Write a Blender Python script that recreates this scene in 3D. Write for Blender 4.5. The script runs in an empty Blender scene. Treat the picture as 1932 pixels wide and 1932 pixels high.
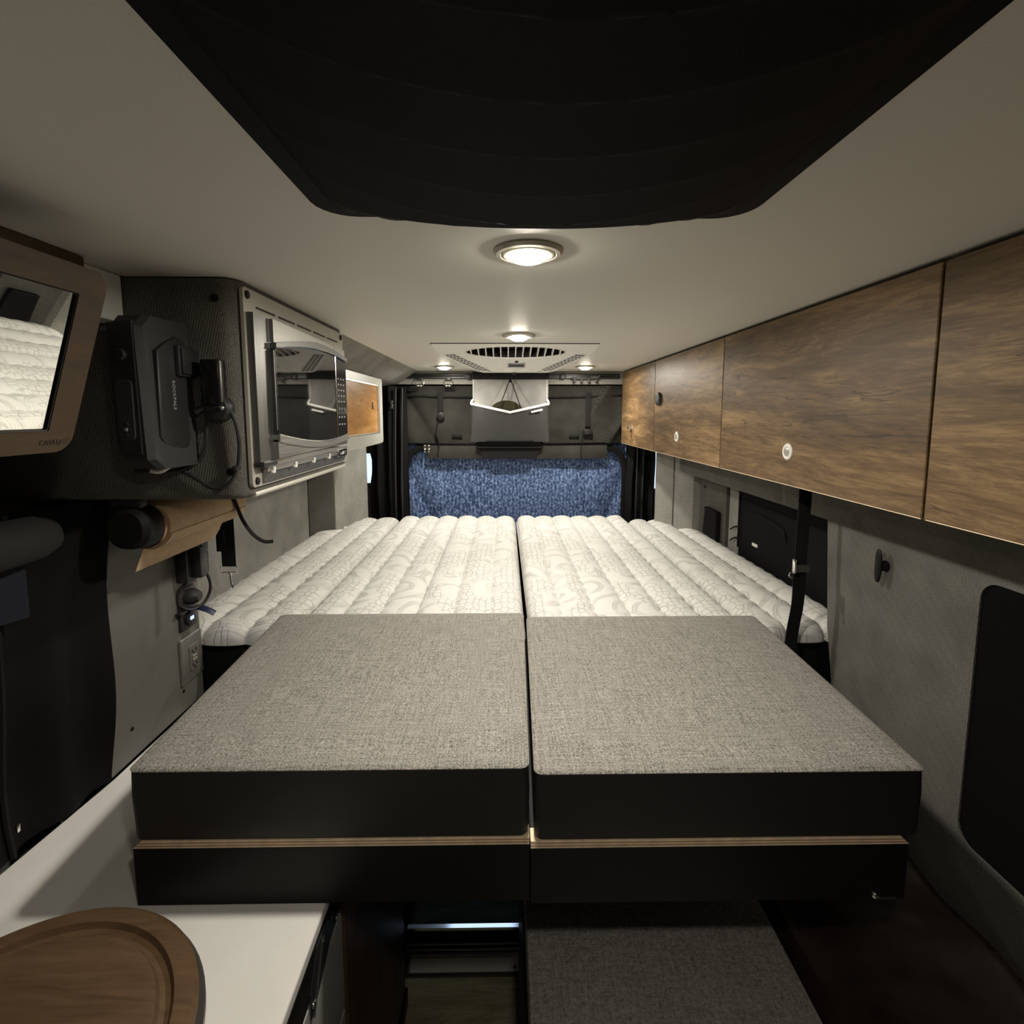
import bpy, bmesh, math, random
from mathutils import Vector, Matrix
random.seed(7)
sc = bpy.context.scene
C = sc.collection
PI = math.pi

# ------------------------------------------------------------------ camera
cam_d = bpy.data.cameras.new('camera'); cam = bpy.data.objects.new('camera', cam_d); C.objects.link(cam)
cam.location = (0, 0, 1.68)
cam_d.sensor_width = 36.0; cam_d.lens = 18.0; cam_d.clip_start = 0.01
cam_d.shift_y = -0.04244
cam.rotation_euler = (PI/2 - math.radians(6.145), 0, -math.radians(0.826))
sc.camera = cam
# ------------------------------------------------------------------ world, exposure
w = bpy.data.worlds.new('world'); sc.world = w; w.use_nodes = True
bg = w.node_tree.nodes['Background']; bg.inputs[0].default_value = (0.55, 0.72, 1.0, 1); bg.inputs[1].default_value = 1.6
sc.view_settings.view_transform = 'Standard'; sc.view_settings.look = 'None'
sc.view_settings.gamma = 1.0; sc.view_settings.use_curve_mapping = False
sc.view_settings.exposure = 0.0
LAMP_W = 6.9                       # watts of each ceiling lamp
LAMP_COL = (1.0, 0.94, 0.845)

# ------------------------------------------------------------------ materials
def newmat(name):
    m = bpy.data.materials.new(name); m.use_nodes = True
    nt = m.node_tree
    return m, nt, nt.nodes['Principled BSDF'], nt.nodes, nt.links
def setp(b, col=None, rough=None, metal=None, spec=None, sheen=None):
    if col is not None: b.inputs['Base Color'].default_value = (*col, 1)
    if rough is not None: b.inputs['Roughness'].default_value = rough
    if metal is not None: b.inputs['Metallic'].default_value = metal
    if spec is not None: b.inputs['Specular IOR Level'].default_value = spec
    if sheen is not None: b.inputs['Sheen Weight'].default_value = sheen
def coords(nt, scale=(1, 1, 1), rot=(0, 0, 0), rnd=0.0):
    tc = nt.nodes.new('ShaderNodeTexCoord'); mp = nt.nodes.new('ShaderNodeMapping')
    mp.inputs['Scale'].default_value = scale; mp.inputs['Rotation'].default_value = rot
    src = tc.outputs['Object']
    if rnd:
        oi = nt.nodes.new('ShaderNodeObjectInfo'); mu = nt.nodes.new('ShaderNodeMath'); mu.operation = 'MULTIPLY'
        mu.inputs[1].default_value = rnd; nt.links.new(oi.outputs['Random'], mu.inputs[0])
        va = nt.nodes.new('ShaderNodeVectorMath'); va.operation = 'ADD'
        nt.links.new(src, va.inputs[0]); nt.links.new(mu.outputs[0], va.inputs[1]); src = va.outputs[0]
    nt.links.new(src, mp.inputs['Vector'])
    return mp.outputs['Vector']
def noise(nt, vec, scale, detail=3, rough=0.5, dist=0.0):
    n = nt.nodes.new('ShaderNodeTexNoise'); n.inputs['Scale'].default_value = scale
    n.inputs['Detail'].default_value = detail; n.inputs['Roughness'].default_value = rough
    n.inputs['Distortion'].default_value = dist; nt.links.new(vec, n.inputs['Vector'])
    return n.outputs['Fac']
def ramp(nt, fac, stops):
    r = nt.nodes.new('ShaderNodeValToRGB'); e = r.color_ramp.elements
    while len(e) < len(stops): e.new(0.5)
    for i, (p, c) in enumerate(stops):
        e[i].position = p; e[i].color = (*c, 1) if len(c) == 3 else c
    nt.links.new(fac, r.inputs['Fac'])
    return r.outputs['Color']
def mth(nt, op, a, b=None, clamp=False):
    m = nt.nodes.new('ShaderNodeMath'); m.operation = op; m.use_clamp = clamp
    for i, v in enumerate((a, b)):
        if v is None: continue
        if isinstance(v, (int, float)): m.inputs[i].default_value = v
        else: nt.links.new(v, m.inputs[i])
    return m.outputs[0]
def mixc(nt, fac, a, b, mode='MIX'):
    m = nt.nodes.new('ShaderNodeMix'); m.data_type = 'RGBA'; m.blend_type = mode
    for s, v in ((m.inputs[0], fac), (m.inputs[6], a), (m.inputs[7], b)):
        if isinstance(v, (int, float)): s.default_value = v
        elif isinstance(v, tuple): s.default_value = (*v, 1)
        else: nt.links.new(v, s)
    return m.outputs[2]
def bump(nt, b, h, strength=0.3, dist=0.001):
    n = nt.nodes.new('ShaderNodeBump'); n.inputs['Strength'].default_value = strength
    n.inputs['Distance'].default_value = dist
    nt.links.new(h, n.inputs['Height']); nt.links.new(n.outputs[0], b.inputs['Normal'])
def wave(nt, vec, scale, dist=0.0, det=0.0, direction='X', typ='BANDS', dscale=1.0):
    n = nt.nodes.new('ShaderNodeTexWave'); n.wave_type = typ
    if typ == 'BANDS': n.bands_direction = direction
    n.inputs['Scale'].default_value = scale; n.inputs['Distortion'].default_value = dist
    n.inputs['Detail'].default_value = det; n.inputs['Detail Scale'].default_value = dscale
    nt.links.new(vec, n.inputs['Vector'])
    return n.outputs['Fac']

def plain(name, col, rough=0.5, metal=0.0, spec=0.5, var=0.12, vscale=60, bmp=0.0, bscale=300):
    m, nt, b, N, L = newmat(name); setp(b, col, rough, metal, spec)
    v = coords(nt)
    lo = tuple(c*(1-var) for c in col); hi = tuple(min(1, c*(1+var)) for c in col)
    L.new(ramp(nt, noise(nt, v, vscale, 3), [(0.3, lo), (0.7, hi)]), b.inputs['Base Color'])
    if bmp: bump(nt, b, noise(nt, v, bscale, 2), bmp, 0.001)
    return m
def fabric(name, lo, hi, scale=420, bmp=0.35, rough=0.9, rot=(0.6, 0.6, 0.7), sheen=0.0, macro=0.15):
    m, nt, b, N, L = newmat(name); setp(b, hi, rough, spec=0.08, sheen=sheen)
    v = coords(nt, rot=rot)
    a = wave(nt, v, scale, 0.5, 1, 'X'); c = wave(nt, v, scale, 0.5, 1, 'Y'); d = wave(nt, v, scale, 0.5, 1, 'Z')
    h = mth(nt, 'ADD', mth(nt, 'MULTIPLY', a, c), mth(nt, 'MULTIPLY', d, c))
    n1 = noise(nt, coords(nt), max(scale*3.0, 340), 2)
    h2 = mth(nt, 'ADD', mth(nt, 'MULTIPLY', h, 0.45), mth(nt, 'MULTIPLY', n1, 0.75))
    col = ramp(nt, h2, [(0.28, lo), (0.85, hi)])
    mac = ramp(nt, noise(nt, coords(nt), 9, 3), [(0.3, (1-macro,)*3), (0.7, (1+macro,)*3)])
    L.new(mixc(nt, 1.0, col, mac, 'MULTIPLY'), b.inputs['Base Color'])
    bump(nt, b, h2, bmp, 0.0012)
    return m
def tweed(name, lo, hi, s=1.0):
    m, nt, b, N, L = newmat(name); setp(b, hi, 0.92, spec=0.15)
    a = noise(nt, coords(nt, (900*s, 300*s, 300*s)), 1.0, 2, 0.6)
    c = noise(nt, coords(nt, (300*s, 900*s, 300*s)), 1.0, 2, 0.6)
    la = noise(nt, coords(nt, (14, 420*s, 40)), 1.0, 2, 0.5)
    lc = noise(nt, coords(nt, (420*s, 14, 40)), 1.0, 2, 0.5)
    h = mth(nt, 'MULTIPLY', mth(nt, 'ADD', a, c), 0.5)
    h = mth(nt, 'ADD', mth(nt, 'MULTIPLY', h, 0.72), mth(nt, 'MULTIPLY', mth(nt, 'ADD', la, lc), 0.14))
    L.new(ramp(nt, h, [(0.38, lo), (0.5, tuple((p+q)/2 for p, q in zip(lo, hi))), (0.63, hi)]), b.inputs['Base Color'])
    bump(nt, b, h, 0.5, 0.0015)
    return m
def wood(name, dark, mid, light, along='Y', s=1.0, rough=0.45, crack=0.75, spec=0.4):
    m, nt, b, N, L = newmat(name); setp(b, mid, rough, spec=spec)
    sv = {'Y': (1, 0.16, 1), 'X': (0.16, 1, 1), 'Z': (1, 1, 0.16)}[along]
    v = coords(nt, tuple(q*s for q in sv), rnd=7.0)
    warp = noise(nt, v, 3.0, 3)
    va = nt.nodes.new('ShaderNodeVectorMath'); va.operation = 'MULTIPLY_ADD'
    L.new(warp, va.inputs[0]); va.inputs[1].default_value = (0.35, 0.35, 0.35); L.new(v, va.inputs[2])
    g = noise(nt, va.outputs[0], 26, 9, 0.72, 0.8)
    big = noise(nt, v, 5.0, 4, 0.55, 1.2)
    fine = noise(nt, coords(nt, tuple(q*s*(1 if q == 1 else 0.5) for q in sv), rnd=7.0), 190, 5, 0.75)
    f = mth(nt, 'ADD', mth(nt, 'MULTIPLY', g, 0.45), mth(nt, 'ADD', mth(nt, 'MULTIPLY', big, 0.42), mth(nt, 'MULTIPLY', fine, 0.26)))
    col = ramp(nt, f, [(0.42, dark), (0.55, mid), (0.69, light)])
    v2 = coords(nt, tuple(q*s*(1 if q == 1 else 0.45) for q in sv), rnd=11.0)
    cr = noise(nt, v2, 17, 4, 0.5, 0.6)
    line = mth(nt, 'SUBTRACT', 1.0, mth(nt, 'MULTIPLY', mth(nt, 'ABSOLUTE', mth(nt, 'SUBTRACT', cr, 0.5)), 130), clamp=True)
    msk = ramp(nt, noise(nt, v, 7, 2), [(0.52, (0, 0, 0)), (0.6, (1, 1, 1))])
    line = mth(nt, 'MULTIPLY', mth(nt, 'MULTIPLY', line, crack), msk)
    L.new(mixc(nt, line, col, tuple(q*0.25 for q in dark)), b.inputs['Base Color'])
    bump(nt, b, mth(nt, 'SUBTRACT', f, line), 0.12, 0.001)
    return m
def metal(name, col, rough=0.3, along=None):
    m, nt, b, N, L = newmat(name); setp(b, col, rough, 1.0)
    sc_ = {'X': (6, 500, 500), 'Y': (500, 6, 500), 'Z': (500, 500, 6), None: (150, 150, 150)}[along]
    v = coords(nt, sc_)
    L.new(ramp(nt, noise(nt, v, 1.0, 2), [(0.2, (rough*0.8,)*3), (0.8, (rough*1.2,)*3)]), b.inputs['Roughness'])
    return m
def emit(name, col, st):
    m, nt, b, N, L = newmat(name); setp(b, col, 0.3)
    b.inputs['Emission Color'].default_value = (*col, 1); b.inputs['Emission Strength'].default_value = st
    return m
def quilt(name):
    m, nt, b, N, L = newmat(name); setp(b, (0.8, 0.78, 0.72), 0.85, spec=0.2)
    v = coords(nt)
    # honeycomb knit print
    vo = nt.nodes.new('ShaderNodeTexVoronoi'); vo.feature = 'DISTANCE_TO_EDGE'; vo.inputs['Scale'].default_value = 46
    vo.inputs['Randomness'].default_value = 0.55
    L.new(coords(nt, (1, 0.75, 0.02)), vo.inputs['Vector'])
    hexl = ramp(nt, vo.outputs['Distance'], [(0.03, (1, 1, 1)), (0.13, (0, 0, 0))])
    msk = noise(nt, coords(nt, (9, 4.0, 0)), 1.0, 1)
    hm = ramp(nt, msk, [(0.48, (0, 0, 0)), (0.52, (1, 1, 1))])
    hexl = mth(nt, 'MULTIPLY', mth(nt, 'MULTIPLY', hexl, hm), 0.6)
    # sweeping arc bands
    vr = nt.nodes.new('ShaderNodeTexVoronoi'); vr.feature = 'F1'; vr.inputs['Scale'].default_value = 4.6; vr.inputs['Randomness'].default_value = 0.9
    L.new(coords(nt, (1, 1, 0.02)), vr.inputs['Vector'])
    d = vr.outputs['Distance']
    rings = mth(nt, 'ADD', mth(nt, 'MULTIPLY', mth(nt, 'SINE', mth(nt, 'MULTIPLY', d, 150)), 0.5), 0.5)
    band = mth(nt, 'ADD', mth(nt, 'MULTIPLY', mth(nt, 'SINE', mth(nt, 'MULTIPLY', d, 25)), 0.5), 0.5)
    bandm = ramp(nt, band, [(0.72, (0, 0, 0)), (0.80, (1, 1, 1))])
    mid = ramp(nt, msk, [(0.38, (1, 1, 1)), (0.5, (0.25, 0.25, 0.25))])
    arcs = mth(nt, 'MULTIPLY', mth(nt, 'MULTIPLY', mth(nt, 'ADD', mth(nt, 'MULTIPLY', rings, 0.5), 0.35), bandm), mid)
    # fine horizontal ripples between the bands
    rip = wave(nt, coords(nt, (0.35, 1, 0)), 26, 5, 2, 'Y', dscale=1.2)
    rip = mth(nt, 'MULTIPLY', ramp(nt, rip, [(0.0, (1, 1, 1)), (0.28, (0, 0, 0))]), 0.32)
    tot = mth(nt, 'ADD', mth(nt, 'ADD', hexl, mth(nt, 'MULTIPLY', arcs, 0.8)), rip, clamp=True)
    L.new(mixc(nt, tot, (0.61, 0.602, 0.567), (0.37, 0.362, 0.335)), b.inputs['Base Color'])
    h = mth(nt, 'ADD', mth(nt, 'MULTIPLY', tot, -1.0), mth(nt, 'MULTIPLY', noise(nt, v, 500, 2), 0.25))
    bump(nt, b, h, 0.5, 0.003)
    return m

M = {}
M['ceiling'] = plain('ceiling_laminate', (0.75, 0.73, 0.67), 0.5, spec=0.3, var=0.03, vscale=400, bmp=0.05, bscale=500)
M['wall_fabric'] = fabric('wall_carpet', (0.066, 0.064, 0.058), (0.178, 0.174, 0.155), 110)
M['wall_fabric_lit'] = fabric('wall_carpet_lit', (0.13, 0.128, 0.115), (0.34, 0.335, 0.30), 110)  # paler copy of the wall carpet: the rear's brighter light put into its colour
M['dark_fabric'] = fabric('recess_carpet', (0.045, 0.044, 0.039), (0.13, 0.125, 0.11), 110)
M['box_fabric'] = fabric('box_weave', (0.05, 0.048, 0.043), (0.17, 0.163, 0.143), 115, 0.4)
M['panel'] = plain('grey_laminate', (0.115, 0.112, 0.098), 0.55, var=0.05, vscale=300)
M['drawer_grey'] = plain('drawer_grey', (0.40, 0.40, 0.375), 0.5, var=0.04, vscale=40)
M['alu_satin'] = plain('satin_aluminium', (0.80, 0.79, 0.76), 0.3, metal=0.15, var=0.05)
M['tweed'] = tweed('tweed', (0.046, 0.0435, 0.0385), (0.40, 0.378, 0.338), 0.85)
M['bench'] = tweed('bench_fabric', (0.19, 0.178, 0.163), (0.54, 0.505, 0.465), 0.5)
M['leather'] = plain('black_leatherette', (0.016, 0.0157, 0.0145), 0.6, spec=0.5, var=0.1, bmp=0.12, bscale=700)
M['black'] = plain('black_paint', (0.0065, 0.0065, 0.006), 0.55, spec=0.25, var=0.1)
M['blackgloss'] = plain('black_gloss', (0.008, 0.008, 0.009), 0.12, var=0.05)
M['plastic'] = plain('black_plastic', (0.02, 0.02, 0.02), 0.38, var=0.1)
M['greyplastic'] = plain('charcoal_plastic', (0.03, 0.0305, 0.029), 0.5, var=0.08)
M['webbing'] = fabric('black_webbing', (0.006, 0.006, 0.006), (0.022, 0.022, 0.022), 500)
M['blackcloth'] = fabric('black_cloth', (0.0035, 0.0035, 0.0035), (0.012, 0.0118, 0.0115), 450, sheen=0.0, rough=0.7)
M['blind'] = fabric('blackout_cloth', (0.002, 0.002, 0.002), (0.008, 0.008, 0.008), 500, rough=0.55)
M['net'] = fabric('dark_mesh', (0.012, 0.0118, 0.010), (0.042, 0.041, 0.036), 150, macro=0.25)
M['flap'] = fabric('flap_mesh', (0.018, 0.0175, 0.015), (0.055, 0.053, 0.046), 300, macro=0.2)
M['void'] = plain('matt_black_cover', (0.003, 0.003, 0.003), 0.95, spec=0.1)
m, nt, b_, N, L = newmat('blue_cloth'); setp(b_, (0.1, 0.14, 0.25), 0.9, spec=0.15)
wv = mth(nt, 'ADD', mth(nt, 'MULTIPLY', noise(nt, coords(nt, (1, 1, 0.7)), 80, 4, 0.85), 0.75), mth(nt, 'MULTIPLY', wave(nt, coords(nt), 14, 4, 2, 'X'), 0.035))
L.new(ramp(nt, wv, [(0.30, (0.010, 0.022, 0.062)), (0.40, (0.075, 0.115, 0.225)), (0.52, (0.30, 0.40, 0.64))]), b_.inputs['Base Color'])
bump(nt, b_, wv, 0.5, 0.004); M['blue'] = m
M['felt'] = fabric('grey_felt', (0.17, 0.165, 0.157), (0.36, 0.35, 0.333), 200, macro=0.2)
M['pocket'] = plain('pocket_vinyl', (0.028, 0.029, 0.028), 0.5, var=0.1, bmp=0.1, bscale=500)
M['olive'] = fabric('olive_cloth', (0.014, 0.014, 0.007), (0.04, 0.039, 0.022), 300)
M['white'] = plain('white_plastic', (0.86, 0.845, 0.79), 0.4, var=0.03)
M['counter'] = plain('white_counter', (0.80, 0.775, 0.73), 0.3, var=0.02, vscale=20)
M['wood'] = wood('cabinet_oak', (0.045, 0.028, 0.0145), (0.14, 0.086, 0.039), (0.33, 0.215, 0.10))
M['walnut'] = wood('dark_walnut', (0.045, 0.025, 0.014), (0.10, 0.06, 0.034), (0.17, 0.11, 0.065), 'Z', 1.2, 0.5, 0.4)
M['board'] = wood('board_wood', (0.034, 0.0185, 0.0085), (0.096, 0.055, 0.028), (0.152, 0.092, 0.048), 'X', 0.8, 0.5, 0.5)
M['boardedge'] = plain('board_edge', (0.05, 0.045, 0.04), 0.35)  # oiled edge, with its shade also put into the dark tone
M['frame'] = wood('mirror_wood', (0.026, 0.013, 0.004), (0.046, 0.0255, 0.0085), (0.066, 0.038, 0.0135), 'Y', 0.6, 0.5, 0.15)
M['ply_l'] = plain('ply_light', (0.86, 0.68, 0.46), 0.55, var=0.15, vscale=40)
M['ply_d'] = plain('ply_dark', (0.42, 0.27, 0.16), 0.6, var=0.15, vscale=40)
M['ginger'] = wood('orange_birch', (0.16, 0.07, 0.02), (0.34, 0.17, 0.05), (0.50, 0.28, 0.10), 'Y', 1.5, 0.35, 0.2)
M['floor'] = wood('floor_vinyl', (0.20, 0.185, 0.105), (0.34, 0.315, 0.19), (0.52, 0.49, 0.33), 'X', 2.4, 0.5, 0.1)
M['steel'] = metal('steel', (0.42, 0.41, 0.385), 0.42, 'Y')
M['steel_d'] = metal('steel_dark', (0.22, 0.22, 0.21), 0.42, 'Z')
M['alu'] = metal('aluminium', (0.72, 0.70, 0.65), 0.42, 'X')
M['nickel'] = plain('satin_nickel', (0.55, 0.52, 0.45), 0.38, metal=0.75, var=0.05)
M['chrome'] = metal('chrome', (0.82, 0.82, 0.8), 0.12)
M['trimplate'] = plain('trim_plate', (0.42, 0.40, 0.345), 0.35, metal=0.3, var=0.06, vscale=200)
M['cabframe'] = plain('cab_frame', (0.42, 0.415, 0.375), 0.4, metal=0.2, var=0.05)
M['quilt'] = quilt('quilted_knit')
M['tape'] = plain('white_tape', (0.76, 0.735, 0.66), 0.85, var=0.06, vscale=300, bmp=0.2)
M['brown_leather'] = plain('brown_leather', (0.03, 0.019, 0.014), 0.3, var=0.35, vscale=25, bmp=0.9, bscale=45)
M['kraft'] = plain('kraft_paper', (0.50, 0.36, 0.225), 0.85, var=0.08, vscale=70, bmp=0.5, bscale=120)
M['copper'] = metal('copper', (0.62, 0.35, 0.22), 0.3)
M['text'] = plain('white_print', (0.30, 0.30, 0.29), 0.5, var=0.02)
M['burn'] = plain('burnt_mark', (0.03, 0.014, 0.006), 0.7)
M['led'] = emit('blue_led', (0.10, 0.14, 1.0), 14.0)
M['lens'] = emit('lamp_lens', (1.0, 0.92, 0.76), 105.0)
M['amber'] = plain('bulb_glow_ring', (0.75, 0.66, 0.45), 0.35)  # bulb glow put into the ring's amber colour, the ring itself emits nothing
m, nt, b_, N, L = newmat('mirror_glass'); setp(b_, (0.86, 0.87, 0.84), 0.01, 1.0); M['mirror'] = m
m, nt, b_, N, L = newmat('oven_glass'); setp(b_, (0.006, 0.006, 0.006), 0.03, 0.0, 0.9); b_.inputs['IOR'].default_value = 1.9; M['glass'] = m
m, nt, b_, N, L = newmat('window_glass'); setp(b_, (0.9, 0.92, 0.95), 0.02); b_.inputs['Transmission Weight'].default_value = 1.0; M['clear'] = m

# ------------------------------------------------------------------ mesh helpers (all in world metres)
def bm_new(): return bmesh.new()
def merge(dst, src):
    mp = {v: dst.verts.new(v.co) for v in src.verts}
    for f in src.faces:
        try: dst.faces.new([mp[v] for v in f.verts])
        except ValueError: pass
    src.free()
def box(bm, x0, x1, y0, y1, z0, z1, bev=0.0, seg=2, mat=None):
    t = bmesh.new(); bmesh.ops.create_cube(t, size=1)
    for v in t.verts:
        v.co = Vector(((x0+x1)/2+v.co.x*(x1-x0), (y0+y1)/2+v.co.y*(y1-y0), (z0+z1)/2+v.co.z*(z1-z0)))
    if bev: bmesh.ops.bevel(t, geom=list(t.edges), offset=bev, segments=seg, profile=0.5, affect='EDGES')
    if mat is not None: bmesh.ops.transform(t, matrix=mat, verts=t.verts)
    merge(bm, t)
def loft(bm, loops, cap0=True, cap1=True, closed=True):
    rows = [[bm.verts.new(p) for p in lp] for lp in loops]
    n = len(rows[0])
    for a, b in zip(rows, rows[1:]):
        for i in range(n if closed else n-1):
            j = (i+1) % n
            bm.faces.new((a[i], a[j], b[j], b[i]))
    if cap0: bm.faces.new(list(reversed(rows[0])))
    if cap1: bm.faces.new(rows[-1])
    return rows
def frame_of(d):
    d = Vector(d).normalized(); a = Vector((0, 0, 1)) if abs(d.z) < 0.9 else Vector((1, 0, 0))
    u = d.cross(a).normalized(); return d, u, u.cross(d).normalized()
def cyl(bm, p0, p1, r0, r1=None, n=20):
    r1 = r0 if r1 is None else r1; p0, p1 = Vector(p0), Vector(p1); d, u, v = frame_of(p1-p0)
    loft(bm, [[p+(u*math.cos(2*PI*i/n)+v*math.sin(2*PI*i/n))*r for i in range(n)] for p, r in ((p0, r0), (p1, r1))])
def lathe(bm, c, axis, prof, n=40, cap0=True, cap1=True):
    c = Vector(c); d, u, v = frame_of(axis)
    loft(bm, [[c+d*h+(u*math.cos(2*PI*i/n)+v*math.sin(2*PI*i/n))*r for i in range(n)] for r, h in prof], cap0, cap1)
def smooth_path(pts, k=6):
    pts = [Vector(p) for p in pts]; out = []
    for i in range(len(pts)-1):
        p0 = pts[max(i-1, 0)]; p1 = pts[i]; p2 = pts[i+1]; p3 = pts[min(i+2, len(pts)-1)]
        for j in range(k):
            t = j/k
            out.append(0.5*((2*p1)+(-p0+p2)*t+(2*p0-5*p1+4*p2-p3)*t*t+(-p0+3*p1-3*p2+p3)*t**3))
    out.append(pts[-1]); return out
def tube(bm, pts, r, n=8, k=6, flat=None):
    P = smooth_path(pts, k) if k else [Vector(p) for p in pts]; loops = []
    prev = None
    for i, p in enumerate(P):
        d = (P[min(i+1, len(P)-1)]-P[max(i-1, 0)]).normalized()
        if prev is None: _, u, v = frame_of(d)
        else:
            u = (prev-d*prev.dot(d)).normalized(); v = u.cross(d)
        prev = u
        loops.append([p+u*math.cos(2*PI*q/n)*r+v*math.sin(2*PI*q/n)*(flat or r) for q in range(n)])
    loft(bm, loops)
def sphere(bm, c, r, sx=1, sy=1, sz=1, n=16):
    t = bmesh.new(); bmesh.ops.create_uvsphere(t, u_segments=n, v_segments=n//2+2, radius=r)
    for v in t.verts: v.co = Vector((c[0]+v.co.x*sx, c[1]+v.co.y*sy, c[2]+v.co.z*sz))
    merge(bm, t)
def rr(x0, x1, y0, y1, r, k=6):
    out = []
    for cx, cy, a0 in ((x1-r, y0+r, -PI/2), (x1-r, y1-r, 0), (x0+r, y1-r, PI/2), (x0+r, y0+r, PI)):
        for i in range(k+1):
            a = a0+PI/2*i/k; out.append((cx+r*math.cos(a), cy+r*math.sin(a)))
    return out
def to3(axis, a, b, h):
    return {'X': (h, a, b), 'Y': (a, h, b), 'Z': (a, b, h)}[axis]
def prism(bm, pts, axis, lo, hi):
    """extrude a 2D loop along axis: X-> (y,z), Y-> (x,z), Z-> (x,y)"""
    loft(bm, [[to3(axis, a, b, h) for a, b in pts] for h in (lo, hi)])
def plate(bm, outer, holes, axis, lo, hi):
    t = bmesh.new()
    for lp in [outer]+holes:
        vs = [t.verts.new(to3(axis, a, b, lo)) for a, b in lp]
        for i in range(len(vs)): t.edges.new((vs[i], vs[(i+1) % len(vs)]))
    bmesh.ops.triangle_fill(t, use_beauty=True, edges=list(t.edges))
    ext = bmesh.ops.extrude_face_region(t, geom=list(t.faces), use_keep_orig=True)
    off = Vector(to3(axis, 0, 0, hi-lo))
    for v in [g for g in ext['geom'] if isinstance(g, bmesh.types.BMVert)]: v.co += off
    bmesh.ops.recalc_face_normals(t, faces=t.faces)
    merge(bm, t)
def grid(bm, fn, nu, nv):
    V = [[bm.verts.new(fn(i/nu, j/nv)) for j in range(nv+1)] for i in range(nu+1)]
    for i in range(nu):
        for j in range(nv): bm.faces.new((V[i][j], V[i+1][j], V[i+1][j+1], V[i][j+1]))
    return V
def sheet(bm, fn, nu, nv, th):
    """a cloth with thickness: fn(u,v)-> front point, th -> offset vector to the back"""
    th = Vector(th)
    A = grid(bm, fn, nu, nv); B = grid(bm, lambda u, v: Vector(fn(u, v))+th, nu, nv)
    for i in range(nu):
        bm.faces.new((A[i][0], A[i+1][0], B[i+1][0], B[i][0])); bm.faces.new((A[i][nv], B[i][nv], B[i+1][nv], A[i+1][nv]))
    for j in range(nv):
        bm.faces.new((A[0][j], B[0][j], B[0][j+1], A[0][j+1])); bm.faces.new((A[nu][j], A[nu][j+1], B[nu][j+1], B[nu][j]))
def worldloc(o):
    p = Vector((0, 0, 0))
    while o is not None: p += Vector(o.location); o = o.parent
    return p
def obj(name, bm, mat, parent=None, smooth=35, loc=None):
    off = worldloc(parent) if parent else (Vector(loc) if loc else Vector((0, 0, 0)))
    bmesh.ops.recalc_face_normals(bm, faces=bm.faces)
    for v in bm.verts: v.co -= off
    me = bpy.data.meshes.new(name); bm.to_mesh(me); bm.free()
    if smooth:
        for p in me.polygons: p.use_smooth = True
        me.set_sharp_from_angle(angle=math.radians(smooth))
    me.materials.append(M[mat] if isinstance(mat, str) else mat)
    o = bpy.data.objects.new(name, me); C.objects.link(o)
    if parent: o.parent = parent
    elif loc: o.location = loc
    return o
def thing(name, label, cat, loc, group=None):
    o = bpy.data.objects.new(name, None); C.objects.link(o); o.location = loc; o.empty_display_size = 0.05
    o['label'] = label; o['category'] = cat
    if group: o['group'] = group
    return o
def tag(o, label, cat, group=None):
    o['label'] = label; o['category'] = cat
    if group: o['group'] = group
    return o
def struct(name, bm, mat, parent=None, smooth=35):
    o = obj(name, bm, mat, parent, smooth)
    if not parent: o['kind'] = 'structure'
    return o
def P(name, mat, parent, *calls, smooth=35):
    """one part from a list of (fn, args...) calls"""
    bm = bm_new()
    for c in calls:
        fn, *a = c
        kw = a.pop() if a and isinstance(a[-1], dict) else {}
        fn(bm, *a, **kw)
    return obj(name, bm, mat, parent, smooth)
def text(name, s, size, mtx, mat, parent, depth=0.0006):
    cu = bpy.data.curves.new(name, 'FONT'); cu.body = s; cu.size = size; cu.extrude = depth
    cu.align_x = 'CENTER'; cu.align_y = 'CENTER'; cu.resolution_u = 2
    t = bpy.data.objects.new('tmp', cu); C.objects.link(t)
    dg = bpy.context.evaluated_depsgraph_get(); dg.update()
    me = bpy.data.meshes.new_from_object(t.evaluated_get(dg)); bpy.data.objects.remove(t)
    off = worldloc(parent)
    me.transform(Matrix.Translation(-off) @ mtx); me.materials.clear(); me.materials.append(M[mat])
    o = bpy.data.objects.new(name, me); C.objects.link(o); o.parent = parent
    return o
def copy_thing(root, dloc, label, group=None):
    r = root.copy(); C.objects.link(r); r.location = Vector(root.location)+Vector(dloc); r['label'] = label
    if group: r['group'] = group
    for ch in list(root.children):
        c = ch.copy(); C.objects.link(c); c.parent = r
        for g in ch.children:
            d = g.copy(); C.objects.link(d); d.parent = c
    return r

# ================================================================== SETTING
ZC = 1.93
bm = bm_new(); box(bm, -1.1, 1.1, -1.3, 3.35, -0.04, 0.0); struct('floor', bm, 'floor')
bm = bm_new(); box(bm, -1.1, 1.1, -1.3, 3.22, ZC, ZC+0.03); struct('ceiling', bm, 'ceiling')
bm = bm_new(); box(bm, -1.02, -0.98, -1.3, 2.94, 0, ZC); struct('wall_left', bm, 'wall_fabric_lit')
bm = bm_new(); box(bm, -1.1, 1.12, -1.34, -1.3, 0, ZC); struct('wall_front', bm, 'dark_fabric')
bm = bm_new(); plate(bm, [(-1.0, 0.45), (1.09, 0.45), (1.09, ZC), (-1.0, ZC)], [[(-0.90, 1.24), (-0.848, 1.24), (-0.838, 1.30), (-0.833, 1.38), (-0.845, 1.43), (-0.90, 1.43)], [(0.93, 1.2), (1.0, 1.2), (1.0, 1.46), (0.93, 1.46)]], 'Y', 3.22, 3.25); box(bm, -1.0, -0.975, 2.94, 3.22, 0, ZC); box(bm, 1.065, 1.09, 2.94, 3.22, 0, ZC); struct('wall_rear', bm, 'dark_fabric')
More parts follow.
